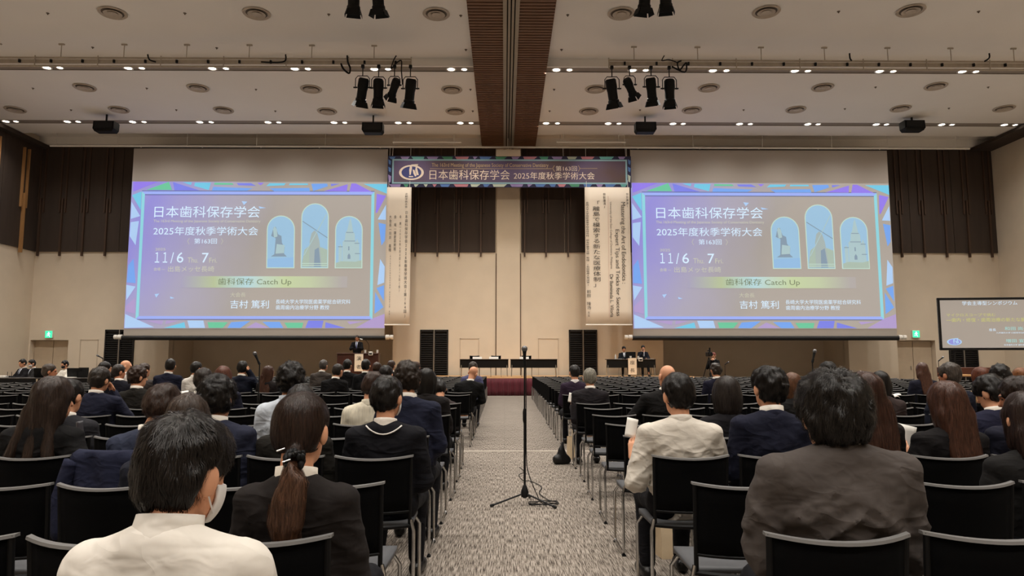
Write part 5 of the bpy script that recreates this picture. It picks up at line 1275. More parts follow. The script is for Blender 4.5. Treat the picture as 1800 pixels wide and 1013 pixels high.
    if mask:
        f = Field((H.x - 0.13, H.y - 0.13, H.z - 0.15), (H.x + 0.13, H.y + 0.16, H.z + 0.05), fine * 0.7)
        f.ell(hp(0, 0.034, -0.045), (0.0645 * hsv, 0.066 * hsv, 0.080 * hsv), R, 0.02)
        F0 = f.F.copy()
        def shell(F, X, Y, Z):
            px_ = (X - H.x) * R[0, 0] + (Y - H.y) * R[1, 0] + (Z - H.z) * R[2, 0]; py_ = (X - H.x) * R[0, 1] + (Y - H.y) * R[1, 1] + (Z - H.z) * R[2, 1]; pz_ = (X - H.x) * R[0, 2] + (Y - H.y) * R[1, 2] + (Z - H.z) * R[2, 2]
            return np.maximum(np.maximum(np.abs(F) - 0.004, 0.035 - py_), np.maximum(pz_ + 0.020, -0.100 - pz_))
        f.apply(shell); V, Fc = f.mesh()
        mk = obj('face_mask', np_mesh('face_mask', V, Fc, [mask]), root)
        for s in (-1, 1):
            for z in (-0.025, -0.085): MB().tube([hp(s * 0.060, 0.045, z), hp(s * 0.078, 0.012, z * 0.6 - 0.01), hp(s * 0.086, -0.016, -0.004 + z * 0.25)], 0.0018, 5).build('ear_loop', mask, mk)
    tag(root, label, 'person', group)
    info = dict(root=root, H=H, N=N_, W=W_, hd=hd, S=S_, E=E_, loc=loc)
    PEOPLE.append(info); return info
NAVY = (34, 36, 52); NAVYL = (48, 52, 72); CHAR = (36, 34, 34); BLK = (22, 21, 22); GREY = (92, 84, 80); WSHIRT = (216, 205, 190); OLIVE = (38, 36, 32)
HB = (24, 20, 18); HBR = (52, 36, 28); HRED = (62, 38, 28); HGR = (150, 146, 134); HSG = (80, 72, 62); HAUB = (60, 37, 28)
WMASK = MASKM
CLOTH[((150, 124, 90), False)] = mat('leopard_cloth', (150, 118, 80), 0.8, var=0.75, vscale=40)
CLOTH[((214, 208, 190), True)] = mat('striped_shirt', (212, 204, 184), 0.8, var=0.14, vscale=2.5, stretch=(34, 34, 0.6))
# ---- left block, front to back
P1 = person('man in white shirt and face mask, nearest, bottom left', 318, 733, 0, 'short', (28, 23, 20), 'shirt', (214, 208, 199), yaw=24, pitch=10, tilt=2, sw=0.152, near=True, mask=WMASK, vol=0.004, bodyx=305, hs=0.95, collar=WSHIRT, lean=0.08, neck=0.042, fluff=0.005, yoke=True)
P2 = person('woman in charcoal jacket with brown ponytail tied in a black scrunchie', 527, 693, 1, 'pony', (44, 29, 22), 'suit', (42, 37, 35), yaw=9, pitch=8, sw=0.132, near=True, hs=0.98, collar=(226, 218, 206), tail=(84, 58, 43))
P14 = person('woman with smooth dark hair just behind the white-shirted man in the mask', 325, 695, 2, 'long', (58, 46, 38), 'suit', (36, 38, 50), yaw=-6, pitch=14, sw=0.14, near=True, bodyx=268, hs=1.0, collar=None)
P3 = person('man in black cardigan with white neckline trim, left of the aisle', 680, 662, 3, 'short', HB, 'sweater', (24, 24, 30), yaw=18, pitch=6, sw=0.165, near=True, mask=WMASK, trim=True, collar=(214, 206, 196))
P11 = person('person in dark olive jacket hidden behind the ponytailed woman', 527, 677, 3, 'short', HB, 'suit', OLIVE, yaw=0, pitch=12, sw=0.15, detail=1, bodyx=512)
P12 = person('man with thick tousled black hair and slate blue jacket', 379, 661, 3, 'wavy', HB, 'suit', NAVYL, yaw=12, pitch=10, sw=0.15, near=True, vol=0.016, bodyx=398, fluff=0.010)
P13 = person('man with wavy brown hair bowing his head, shiny blue jacket', 279, 677, 3, 'short', HBR, 'suit', (58, 64, 86), yaw=-14, pitch=26, tilt=6, sw=0.155, near=True, vol=0.012, bodyx=240, fluff=0.006)
P15 = person('woman with very long brown hair over a black jacket, far left', 92, 663, 3, 'long', (50, 38, 32), 'suit', BLK, yaw=28, pitch=6, sw=0.16, near=True, vol=0.008, bodyx=66, spread=2.1, collar=None, pose=('lap', 'paper'), hands=(1,), wrist={1: (128, 778, 0.26, 136, 810, 0.10, (-0.3, 0.7, 0.5), (0.7, -0.5, 0.4))})
P16 = person('person in charcoal suit hidden behind the long-haired woman on the far left', 118, 668, 4, 'short', HB, 'suit', (46, 46, 50), yaw=10, pitch=14, sw=0.155, detail=1, bodyx=128)
P10 = person('man in pale blue shirt with curly black hair', 511, 638, 4, 'wavy', HB, 'shirt', (196, 204, 214), yaw=-4, pitch=4, sw=0.165, near=True, vol=0.010, collar=(1, 1, 1), fluff=0.008)
P4 = person('man in navy suit with tousled brown hair beside the aisle', 716, 636, 4, 'wavy', (44, 34, 27), 'suit', (40, 44, 66), yaw=-8, pitch=6, sw=0.17, near=True, vol=0.006, bodyx=722, fluff=0.008)
P9 = person('man in cream striped shirt leaning right, seen behind the black cardigan', 655, 654, 5, 'short', HBR, 'shirt', (214, 208, 190), yaw=20, pitch=10, tilt=8, sw=0.165, bodyx=640, collar=(1, 1, 1))
P5 = person('person in black jacket with sleek dark hair in the aisle seat', 750, 648, 6, 'bob', HB, 'suit', (34, 31, 30), yaw=10, pitch=6, sw=0.16, bodyx=752, collar=None)
P17 = person('man in navy suit resting his cheek on his hand, left block', 174, 646, 6, 'short', (44, 37, 32), 'suit', (38, 40, 60), yaw=12, pitch=8, tilt=5, sw=0.185, pose=('lap', 'chin'), bodyx=168, vol=0.004)
P26 = person('man with dark hair and navy jacket in front of the thick-haired man', 356, 648, 6, 'short', (40, 32, 28), 'suit', NAVY, yaw=-10, pitch=8, sw=0.15)
P27 = person('woman with reddish brown hair between two dark heads, left block', 391, 644, 7, 'bob', (92, 54, 40), 'suit', NAVY, yaw=0, pitch=8, sw=0.14, collar=None)
P21 = person('person with wavy dark hair and black jacket in profile, left block', 241, 644, 7, 'wavy', HBR, 'suit', OLIVE, yaw=40, pitch=6, sw=0.165, vol=0.004)
P6 = person('person in grey jacket slumped behind the aisle-seat black jacket', 772, 668, 8, 'short', HB, 'suit', (70, 62, 62), yaw=-12, pitch=35, tilt=-10, sw=0.17, lean=0.12, bodyx=776)
P35 = person('dark-haired head above the cream shirt, before the podium', 679, 643, 8, 'short', HB, 'suit', BLK, yaw=20, pitch=5)
P18 = person('grey-haired man with glasses looking right, far left', 86, 640, 9, 'short', (62, 52, 44), 'suit', (36, 38, 48), yaw=58, pitch=4, skin='b', sw=0.165)
P19 = person('dark-haired person behind the cheek-resting man, far left', 184, 636, 10, 'short', HB, 'suit', BLK, yaw=45, pitch=6)
P20 = person('man in dark navy suit with white collar near the louvred door', 208, 641, 9, 'short', (36, 29, 25), 'suit', (30, 31, 42), yaw=38, pitch=4, skin='b', sw=0.165)
P24 = person('man in navy suit sitting upright under the left edge of the big screen', 299, 631, 10, 'short', HB, 'suit', (36, 38, 58), yaw=-12, pitch=2, sw=0.18)
P25 = person('man in white shirt with glasses beside an empty seat, under the left screen', 345, 636, 10, 'short', HB, 'shirt', (222, 216, 208), yaw=30, pitch=4, collar=(1, 1, 1))
P28 = person('man in navy jacket holding a hand to his head, beside a microphone', 426, 635, 10, 'short', HB, 'suit', (24, 28, 44), yaw=5, pitch=4, sw=0.165, pose=('lap', 'up'), detail=1, hands=(1,))
P29 = person('woman with long brown hair right of the microphone, left block', 472, 643, 10, 'long', HRED, 'suit', (40, 36, 36), yaw=35, pitch=4, sw=0.135, collar=None)
P23 = person('person in light grey jacket behind the profile, left block', 253, 639, 10, 'wavy', HBR, 'suit', (98, 92, 90), yaw=30, pitch=6)
P22 = person('bald elderly man in white shirt in profile by the louvred door', 221, 633, 11, 'fringe', HGR, 'shirt', (232, 226, 220), yaw=70, pitch=4, collar=(1, 1, 1))
P7 = person('bald man in black suit leaning over at the aisle, left block', 834, 644, 10, 'none', (90, 80, 70), 'suit', (26, 26, 26), yaw=24, pitch=22, tilt=16, sw=0.19, bodyx=815, detail=1)
P8 = person('dark-haired person in blue shirt before the bald aisle man', 832, 636, 12, 'short', (52, 44, 36), 'shirt', (84, 86, 120), yaw=20, pitch=5, bodyx=838, collar=(1, 1, 1))
P31 = person('man in black suit with shirt collar, left of the podium', 594, 640, 10, 'short', (40, 34, 30), 'suit', BLK, yaw=28, pitch=6, sw=0.165)
P33 = person('man in black suit in front of the podium sign', 643, 632, 11, 'short', HB, 'suit', (28, 28, 30), yaw=6, pitch=4, sw=0.165)
P32 = person('man with neat black hair before the podium, left of its sign', 611, 632, 12, 'short', HB, 'suit', BLK, yaw=22, pitch=4)
P34 = person('dark head right of the podium sign', 663, 637, 12, 'short', HBR, 'suit', BLK, yaw=20, pitch=8)
P30 = person('man in grey suit with grey-streaked hair, sitting alone left of the podium', 569, 633, 13, 'short', (70, 64, 60), 'suit', (88, 80, 76), yaw=22, pitch=3, sw=0.165)
P36 = person('small far head with dark hair, right of the podium', 688, 634, 14, 'short', HBR, 'suit', BLK, yaw=15)
P37 = person('small far head with reddish hair by the left louvred stage door', 731, 636, 12, 'short', (76, 50, 36), 'suit', BLK, yaw=15)
# ---- right block
R8 = person('big man in grey suit with bushy thinning black hair, bottom right', 1467, 653, 1, 'thin', (30, 26, 23), 'suit', (96, 88, 84), yaw=0, pitch=6, sw=0.195, near=True, vol=0.016, hs=1.08, bulk=1.15, neck=0.02, fold=1.6, fluff=0.009, collar=(206, 196, 184))
R19 = person('long dark-haired person in charcoal jacket cut by the right edge', 1808, 690, 2, 'long', (40, 26, 22), 'suit', CHAR, yaw=0, pitch=6, sw=0.15, detail=1, collar=None)
R4 = person('man in cream shirt reading a paper at the aisle', 1193, 657, 3, 'short', HB, 'rolled', (208, 201, 190), yaw=-12, pitch=8, sw=0.178, near=True, vol=0.004, pose=('paper', 'wide'), hands=(-1,), collar=(1, 1, 1), skin='a', wrist={-1: (1113, 803, 0.30, 1119, 846, 0.14, (0.1, 0.35, 0.9), (-0.6, -0.8, 0))})
R6 = person('man in navy suit with thinning crown', 1353, 644, 3, 'thin', HB, 'suit', (34, 37, 56), yaw=-10, pitch=6, sw=0.165, near=True, vol=0.006, bodyx=1350)
R9 = person('woman with long straight auburn hair beside the grey suit', 1522, 655, 3, 'long', HAUB, 'suit', (30, 24, 23), yaw=-24, pitch=6, sw=0.145, near=True, vol=0.004, bodyx=1545, collar=None)
R13 = person('woman with wavy auburn hair holding a paper, black jacket', 1668, 672, 3, 'long', (72, 45, 34), 'suit', (28, 26, 27), yaw=-10, pitch=10, sw=0.15, near=True, vol=0.006, pose=('paper', 'lap'), hands=(-1,), collar=None, wrist={-1: (1600, 812, 0.28, 1604, 846, 0.12, (-0.15, 0.5, 0.8), (-0.7, -0.7, 0.2))})
R15 = person('dark-haired man in navy suit cut by the right edge', 1797, 663, 3, 'short', (40, 28, 22), 'suit', NAVY, yaw=-48, pitch=12, sw=0.16, near=True, skin='b')
R5 = person('woman with shoulder-length straight black hair and dark top', 1279, 663, 4, 'bob', (44, 38, 35), 'sweater', (32, 30, 36), yaw=0, pitch=8, sw=0.15, near=True, vol=0.010, collar=None)
R14 = person('young man in navy suit bowing his head, white collar, right side', 1747, 660, 4, 'short', HB, 'suit', (40, 42, 66), yaw=-30, pitch=26, sw=0.165, near=True, vol=0.010)
R3 = person('bald man in black suit leaning on his left arm', 1173, 641, 6, 'none', (60, 50, 44), 'suit', (32, 30, 31), yaw=-16, pitch=6, tilt=4, sw=0.175, pose=('rest', 'lap'), bodyx=1158, detail=1)
R7 = person('person with light brown hair behind the navy suit', 1394, 656, 6, 'bob', (96, 64, 44), 'suit', CHAR, yaw=10, pitch=8, collar=None)
R21 = person('dark head just above the bushy-haired man', 1457, 636, 6, 'short', HB, 'suit', BLK, yaw=0, pitch=6)
R10 = person('person with black bobbed hair and taupe jacket', 1549, 653, 6, 'bob', HB, 'suit', (74, 62, 60), yaw=0, pitch=8, collar=None)
R12 = person('man with grey and black hair and dark blue jacket', 1670, 638, 6, 'short', (70, 62, 56), 'suit', (38, 42, 58), yaw=-28, pitch=4, sw=0.165, skin='b', vol=0.004)
R17 = person('man with full black hair behind the bowing young man', 1760, 641, 6, 'wavy', HB, 'suit', BLK, yaw=0, pitch=6, vol=0.004)
R16 = person('brown-haired woman in leopard print top', 1726, 646, 7, 'bob', (96, 52, 34), 'sweater', (150, 124, 90), yaw=-10, pitch=8, collar=None)
R18 = person('woman with light brown hair at the right edge', 1796, 647, 7, 'bob', (122, 78, 46), 'suit', CHAR, yaw=0, pitch=6, collar=None)
R2 = person('grey-haired man in dark suit at the aisle, right block', 1037, 648, 8, 'short', (132, 128, 116), 'suit', (46, 42, 46), yaw=2, pitch=6, sw=0.175, pose=('paper', 'lap'), detail=1, hands=(-1,), wrist={-1: (1008, 716, 0.30, 1012, 738, 0.10, (-0.1, 0.7, 0.5), (-0.7, -0.6, 0.2))})
R1 = person('man in purple sweater with white collar at the aisle, right block', 1010, 642, 9, 'short', HB, 'sweater', (62, 48, 68), yaw=-14, pitch=10, sw=0.165, collar=(226, 222, 222))
R20 = person('balding man in navy jacket before the camera operator', 1259, 638, 9, 'thin', (44, 36, 30), 'suit', (34, 34, 54), yaw=-8, pitch=8)
R11 = person('woman with long brown hair in front of the right exit door', 1622, 638, 9, 'long', (74, 48, 38), 'suit', (34, 36, 52), yaw=0, pitch=4, sw=0.165, collar=None)
# ---- stage
xs_, zs_ = P(627, 583, 29.3)
SPK = person('speaker in dark suit and blue tie standing at the podium', 0, 0, 0, 'short', (48, 36, 30), 'suit', (20, 20, 24), loc=(xs_, 29.55, STAGE_Z), rz=math.pi, ztop=1.70, standing=True, pose='desk', sw=0.17, detail=1, pitch=10, tie=(58, 74, 140), group='people on stage', skin='b')
x1_, z1_ = P(1096, 604, 30.2)
S2 = person('moderator in dark jacket with black hair behind the name-sign table, left seat', 0, 0, 0, 'short', HB, 'suit', (28, 34, 42), loc=(x1_, 30.3, STAGE_Z), rz=math.pi, ztop=1.27, pose='desk', sw=0.155, detail=1, pitch=16, tie=(220, 220, 224), group='people on stage', trousers=(18, 18, 20))
x2_, _ = P(1129.5, 602, 30.2)
S3 = person('moderator in navy suit speaking into a handheld microphone, right seat', 0, 0, 0, 'short', HB, 'suit', (32, 34, 46), loc=(x2_, 30.3, STAGE_Z), rz=math.pi, ztop=1.31, pose=('desk', 'mic'), sw=0.16, detail=1, pitch=10, tie=(190, 190, 196), group='people on stage', trousers=(18, 18, 20), hands=(1,))
xc_, _ = P(1256, 618, 26.6)
CMN = person('camera operator in black with reddish hair standing below the right screen', 0, 0, 0, 'short', (120, 60, 48), 'suit', (20, 19, 20), loc=(xc_, 26.6, 0), rz=math.pi - 0.6, ztop=1.66, standing=True, pose='mic', sw=0.155, detail=0, pitch=10, group='staff')
# ---- people at the side table on the left
ST_Y = 21.0
for px, py, yw, lab, topc, sh, mk in ((38.5, 631.5, 25, 'man in dark suit and tie at the left side table', (28, 27, 30), 'suit', None), (55.5, 632.5, 30, 'man in grey suit and white face mask at the left side table', (52, 50, 50), 'suit', WMASK), (113, 634, 25, 'man in white shirt and dark mask working at a laptop on the left', (226, 220, 208), 'shirt', mat('mask_dark', (34, 34, 40), 0.8))):
    back = 0.55 if mk is WMASK else 0.0
    x, z = P(px, py, ST_Y + back)
    person(lab, 0, 0, 0, 'short', HB, sh, topc, loc=(x, ST_Y + 0.3 + back, 0.12), rz=math.pi - math.radians(yw), ztop=z - 0.12, pose='desk', detail=1, pitch=14, mask=mk, tie=(60, 66, 90) if sh == 'suit' else None, group='staff at the left table', collar=(230, 226, 220))
# ------------------------------------------------------------------ props
MICG = mat('mic_grille', (120, 120, 122), 0.4, metal=0.8, var=0.3, vscale=400)
def mic_stand(x, y, h, lab, tilt=0.0, az=0.0, legs=(205, 335, 85), straight=False):
    e = empty('microphone_stand', (x, y, 0)); tag(e, lab, 'microphone stand', 'microphone stands')
    MB().tube([(0, 0, 0.10), (0, 0, 0.80)], 0.011, 10).build('lower_pole', BLACKM, e, True)
    MB().tube([(0, 0, 0.78), (0, 0, h - 0.17)], 0.008, 10).build('upper_pole', BLACKM, e, True)
    MB().lathe([(0.012, 0.74), (0.017, 0.76), (0.018, 0.84), (0.012, 0.87)], 12).build('height_clutch', BLACK, e, True)
    MB().lathe([(0.012, 0.06), (0.034, 0.075), (0.036, 0.12), (0.018, 0.17), (0.012, 0.18)], 12).build('tripod_hub', BLACK, e, True)
    for a in legs:
        a = math.radians(a); c, s = math.cos(a), math.sin(a)
        lg = MB().tube([(0.02 * c, 0.02 * s, 0.10), (0.31 * c, 0.31 * s, 0.018)], 0.0085, 8).build('leg', BLACKM, e, True)
        MB().tube([(0.30 * c, 0.30 * s, 0.021), (0.335 * c, 0.335 * s, 0.013)], 0.013, 8).build('rubber_foot', BLACK, lg, True)
    top = Vector((0, 0, h - 0.17)); d = Vector((math.sin(tilt) * math.cos(az), math.sin(tilt) * math.sin(az), math.cos(tilt)))
    MB().tube([top, top + d * 0.05], 0.016, 10).build('microphone_clip', BLACK, e, True)
    m_ = empty('microphone', (x, y, h - 0.17)); tag(m_, 'handheld microphone clipped on the ' + lab.replace('black ', '').replace('microphone stand', 'stand'), 'microphone', 'microphones')
    o = d * 0.02; MB().tube([o, o + d * 0.05, o + d * 0.10, o + d * 0.125], [0.011, 0.013, 0.017, 0.020], 12).build('handle', BLACK, m_, True)
    R = d.to_track_quat('Z', 'Y').to_matrix()
    MB().lathe([(0.018, 0.0), (0.026, 0.012), (0.028, 0.028), (0.024, 0.042), (0.012, 0.052), (0.001, 0.054)], 16, o + d * 0.12, R).build('grille', MICG, m_, True)
    return e
mx, my = PZ(922.5, 876, 0.06)
mic_stand(mx, my, 1.43, 'black microphone stand in the centre aisle', 0.0, 0, (200, 325, 80))
y_ = 9.9; x_ = P(457, 625, y_)[0]; mic_stand(x_, y_, P(455, 619, y_)[1], 'black microphone stand in the cross aisle, left block', 0.45, math.pi)
y_ = 9.9; x_ = P(1427.5, 625, y_)[0]; mic_stand(x_, y_, P(1428, 616, y_)[1], 'black microphone stand in the cross aisle, right block', 0.3, 0.3)
y_ = 19.2; x_ = P(181, 625, y_)[0]; mic_stand(x_, y_, P(178, 619, y_)[1], 'small black microphone stand by the left louvred door', 1.1, math.pi)
y_ = 19.2; x_ = P(1649, 625, y_)[0]; mic_stand(x_, y_, P(1652, 624, y_)[1], 'small black microphone stand by the right exit door', 0.9, 0.0)
y_ = 26.4; x_ = P(1274, 640, y_)[0]; mic_stand(x_, y_, P(1280, 633, y_)[1], 'thin dark stand beside the camera operator', 1.0, 0.0)
# cable of the aisle microphone, coiled at its foot
def spline(pts, n=6):
    pts = [Vector(p) for p in pts]; out = []
    for i in range(len(pts) - 1):
        p0 = pts[max(i - 1, 0)]; p1 = pts[i]; p2 = pts[i + 1]; p3 = pts[min(i + 2, len(pts) - 1)]
        for k in range(n):
            t = k / n; out.append(0.5 * ((2 * p1) + (p2 - p0) * t + (2 * p0 - 5 * p1 + 4 * p2 - p3) * t * t + (3 * p1 - p0 - 3 * p2 + p3) * t ** 3))
    out.append(pts[-1]); return out
pts = [(0.012, -0.012, 1.26), (0.014, -0.013, 1.0), (0.013, -0.013, 0.7), (0.015, -0.014, 0.45), (0.03, -0.03, 0.3), (0.10, -0.04, 0.12), (0.16, -0.03, 0.02)]
for k in range(22):
    a = k * 0.62; r = 0.10 + 0.03 * math.sin(k * 1.3); pts.append((0.17 + r * math.cos(a) * 1.1, 0.02 + r * math.sin(a) * 0.9, 0.008 + 0.004 * (k % 4)))
pts += [(0.22, 0.2, 0.01), (0.16, 0.55, 0.008), (0.20, 0.9, 0.008), (0.10, 1.25, 0.008), (0.02, 1.3, 0.008), (-0.02, 1.7, 0.008), (0.05, 1.9, 0.008), (0.0, 2.3, 0.008)]
o = MB().tube([Vector((mx, my, 0)) + p for p in spline(pts)], 0.0042, 6).build('microphone_cable', BLACK, None, True); tag(o, 'thin black cable coiled on the carpet at the aisle microphone stand', 'cable')
# pale cable-cover tape across the aisle
ty = PZ(890, 794, 0)[1]
o = MB().sheet(lambda u, v: (-1.1 + 2.6 * u, ty - 0.035 + 0.07 * v + 0.006 * math.sin(u * 40), 0.004 + 0.004 * math.sin(math.pi * v)), 30, 4, 0.003).build('floor_tape', mat('tape_grey', (196, 186, 172), 0.7), None, smooth='all'); tag(o, 'pale strip of tape across the aisle carpet', 'tape')
# bags by the aisle seat
PB = mat('paper_bag', (206, 184, 152), 0.8, var=0.05)
def black_bag(px, py, lab):
    x, y = PZ(px, py, 0); e = empty('shoulder_bag', (x, y, 0), 0.3); tag(e, lab, 'bag')
    f = Field((-0.2, -0.15, -0.01), (0.2, 0.15, 0.36), 0.012)
    f.cap((-0.06, 0, 0.05), (0.06, 0, 0.05), 0.056, 0.060, 0.03, 1.2); f.cap((0.0, 0, 0.06), (0.015, 0.0, 0.26), 0.088, 0.022, 0.04, 1.4)
    f.apply(lambda F, X, Y, Z: np.maximum(F + 0.008 * np.sin(30 * X + 18 * Z) * np.sin(22 * Z + 9 * X), 0.002 - Z + 0 * X + 0 * Y))
    V, Fc = f.mesh(); obj('bag_body', np_mesh('bag_body', V, Fc, [mat('bag_black', (14, 14, 15), 0.45)]), e)
    MB().tube(spline([(0.01, -0.015, 0.26), (-0.01, -0.05, 0.19), (-0.02, -0.075, 0.12), (-0.01, -0.085, 0.05)]), 0.008, 6).build('strap', BLACK, e, True)
black_bag(987, 816, 'crumpled black bag on the carpet beside the right aisle seats')
def paper_bag(x, y, w, h, d, rz, lab):
    e = empty('paper_bag', (x, y, 0), rz); tag(e, lab, 'bag', 'paper bags on the floor')
    MB().add([(-w, -d, 0), (w, -d, 0), (w, d, 0), (-w, d, 0), (-w, -d * 0.7, h), (w, -d * 0.7, h), (w, d * 0.7, h), (-w, d * 0.7, h)], [(3, 2, 1, 0), (0, 1, 5, 4), (1, 2, 6, 5), (2, 3, 7, 6), (3, 0, 4, 7)]).build('bag_body', PB, e)
    for s in (-1, 1): MB().tube(spline([(-w * 0.4, s * d * 0.7, h - 0.01), (-w * 0.35, s * d * 0.6, h + 0.08), (w * 0.35, s * d * 0.6, h + 0.08), (w * 0.4, s * d * 0.7, h - 0.01)]), 0.004, 5).build('handle', PB, e)
x, y = PZ(1006, 806, 0); paper_bag(x, y, 0.05, 0.29, 0.10, 0.2, 'beige paper bag standing behind the black bag')
x, y = PZ(1167, 975, 0); paper_bag(x, y, 0.055, 0.27, 0.12, 0.15, 'beige paper bag under the cream-shirted man\'s chair')

# papers and phones in hands
def sheet_in(info, side, w, h, lab, name='paper_sheet', cat='paper', m_=None, up=0.06, ang=0.3):
    Wd, dd = info['W'][side], info['hd'][side][0].normalized(); c = Wd + dd * 0.10; Rz = Matrix.Rotation(info['root'].rotation_euler.z, 3, 'Z')
    p = Vector(info['loc']) + Rz @ (c + Vector((0, 0.01, up)))
    o = MB().sheet(lambda u, v: ((u - 0.5) * w, 0.05 * (u - 0.5) ** 2 * 2 + 0.10 * v * h, (v - 0.3) * h), 6, 6, 0.0016).build(name, m_ or PAPER, None, smooth='all')
    o.location = p; o.rotation_euler = (0, math.radians(-14) * side, ang * -side); tag(o, lab, cat); return o
sheet_in(R4, -1, 0.075, 0.11, 'small white leaflet held up by the cream-shirted man', up=0.045)
sheet_in(R13, -1, 0.15, 0.21, 'white printed page held by the auburn-haired woman', up=-0.02, ang=-0.2)
sheet_in(R2, -1, 0.08, 0.12, 'folded white paper held by the grey-haired man at the aisle', up=0.03)
PHONE = mat('phone_case', (60, 60, 66), 0.3)
sheet_in(P15, 1, 0.045, 0.08, 'smartphone in the hand of the long-haired woman on the far left', 'smartphone', 'phone', PHONE, up=0.0)
for px, py, row, lab, w in ((320, 691, 9, 'white leaflet lying on a chair under the left screen', 0.2), (120, 686, 11, 'white pamphlet near the navy-suited man on the far left', 0.18), (1658, 677, 14, 'crumpled white plastic bag over a chair back, right block', 0.16), (1574, 696, 9, 'cream paper lying on a chair behind the taupe jacket', 0.16)):
    y = ROWS[row]; x, z = P(px, py, y)
    o = MB().sheet(lambda u, v: ((u - 0.5) * w, (v - 0.5) * 0.12, 0.02 * math.sin(u * 5) * math.cos(v * 4) + 0.05 * (0.5 - abs(v - 0.5))), 8, 6, 0.002).build('paper_sheet', PAPER, None, smooth='all')
    o.location = (x, y - 0.02, z); o.rotation_euler = (0.5, 0.1, 0.3); tag(o, lab, 'paper')

# clothes hung over chair backs
def draped(key, colr, lab, wd=0.50, drop=0.34, dx=0.0, name='draped_jacket'):
    cx, cy = CHAIRS[key]; e = empty(name, (cx + dx, cy, 0)); tag(e, lab, 'jacket')
    def fn(u, v):
        x = -wd / 2 + wd * u; q = (v - 0.42) * (drop + 0.26); xx = max(-HWC, min(HWC, x)); yb = back_y(xx, ZT) if abs(x) <= HWC else back_y(HWC, ZT)
        a = 0.028
        if abs(q) < a: y = yb + q; z = ZT + 0.018 + 0.012 * (1 - (q / a) ** 2)
        elif q < 0: y = yb - a - 0.01 * math.sin(x * 22) - 0.03 * (-q) + 0.012 * math.sin(x * 40 + q * 9); z = ZT + 0.018 - (-q - a)
        else: y = yb + a + 0.02 * math.sin(x * 18); z = ZT + 0.018 - (q - a)
        z -= 1.2 * max(0, abs(x) - HWC) ** 1.0 * 0.6
        return (x * (1 + 0.10 * max(0, ZT - z)), y, z)
    MB().sheet(fn, 22, 26, 0.012).build('cloth_body', cloth(colr), e, smooth='all')
    for s in (-1, 1): MB().tube(spline([(s * (wd / 2 - 0.02), back_y(HWC, ZT) - 0.05, ZT - 0.02), (s * (wd / 2 + 0.02), back_y(HWC, ZT) - 0.06, ZT - 0.2), (s * (wd / 2 + 0.01), back_y(HWC, ZT) - 0.06, ZT - 0.42)]), [0.045] * 6 + [0.05] * 6 + [0.04], 10).build('sleeve', cloth(colr), e, smooth='all')
draped((-1, 3, 3), (40, 44, 68), 'navy jacket hung over a chair back behind the bowing man, left', 0.46)
draped((-1, 2, 1), (196, 164, 104), 'mustard beige coat over a chair back at the bottom left corner', 0.30, 0.42, -0.09, 'draped_coat')

# ------------------------------------------------------------------ stage furniture
def table(px0, px1, Y, lab, depth=0.45):
    x0, zt_ = P(px0, 630.8, Y); x1, _ = P(px1, 630.8, Y); zt_ = STAGE_Z + 0.73
    e = empty('folding_table', ((x0 + x1) / 2, Y, STAGE_Z)); tag(e, lab, 'table', 'black tables on stage'); hw = (x1 - x0) / 2; h = zt_ - STAGE_Z
    MB().cbox(-hw, hw, 0, depth, h - 0.03, h, 0.006).build('table_top', mat('table_top', (60, 54, 50), 0.4), e)
    MB().box(-hw + 0.01, hw - 0.01, 0.03, 0.045, h - 0.36, h - 0.03).build('modesty_panel', BLACK, e)
    for s in (-1, 1):
        for yy in (0.06, depth - 0.06): MB().tube([(s * (hw - 0.08), yy, h - 0.03), (s * (hw - 0.05), yy - (0.05 if yy < 0.2 else -0.05), 0.02)], 0.016, 8).build('leg', CHROME, e)
    return e
TY = 29.3
table(808, 894, TY, 'left of the two empty black tables in the middle of the stage'); table(897, 980, TY, 'right of the two empty black tables in the middle of the stage')
for i, (px, lab) in enumerate(((839, 'leftmost white name card on the stage tables'), (868, 'middle white name card on the stage tables'), (921.5, 'rightmost white name card on the stage tables'))):
    x, z = P(px, 629, TY + 0.1); w = 0.19
    e = MB().add([(-w, -0.04, 0), (w, -0.04, 0), (w, 0.05, 0), (-w, 0.05, 0), (-w, 0.0, 0.09), (w, 0.0, 0.09)], [(0, 1, 5, 4), (2, 3, 4, 5), (0, 4, 3), (1, 2, 5), (3, 2, 1, 0)]).build('name_card', PAPER)
    e.location = (x, TY + 0.12, STAGE_Z + 0.732); tag(e, lab, 'name card', 'name cards')
    add_chair(P(px - 5 if i == 0 else px + 4, 629, TY + 0.9)[0], TY + 0.95, STAGE_Z, math.pi, 'black chair on stage behind the %s name card' % ('leftmost', 'middle', 'rightmost')[i], 'chairs on stage').scale = (1, 1, 1.1)
table(1066, 1153, 29.6, 'black table of the two moderators, right side of the stage')
for x in (x1_, x2_): add_chair(x, 30.3, STAGE_Z, math.pi, 'black chair under the %s moderator on stage' % ('left' if x == x1_ else 'right'), 'chairs on stage')
TSZ = STAGE_Z + 0.73
def sign(px0, px1, py0, py1, Y, s, lab):
    (a, zt_), (b, zb) = P(px0, py0, Y), P(px1, py1, Y)
    e = empty('hanging_sign', ((a + b) / 2, Y, zb)); tag(e, lab, 'sign', 'white paper signs'); hw = (b - a) / 2; h = zt_ - zb
    MB().box(-hw, hw, 0, 0.008, 0, h).build('sign_sheet', mat('sign_paper', (246, 230, 206), 0.7, var=0.02), e)
    text(s[0], (-hw * 0.55, hw * 0.55, h * 0.62, h * 0.86), -0.003, INK, e); text(s[1], (-hw * 0.55, hw * 0.55, h * 0.14, h * 0.38), -0.003, INK, e)
sign(1104, 1119.5, 630, 659, 29.55, '座長', 'white vertical sign hanging from the moderators\' table')
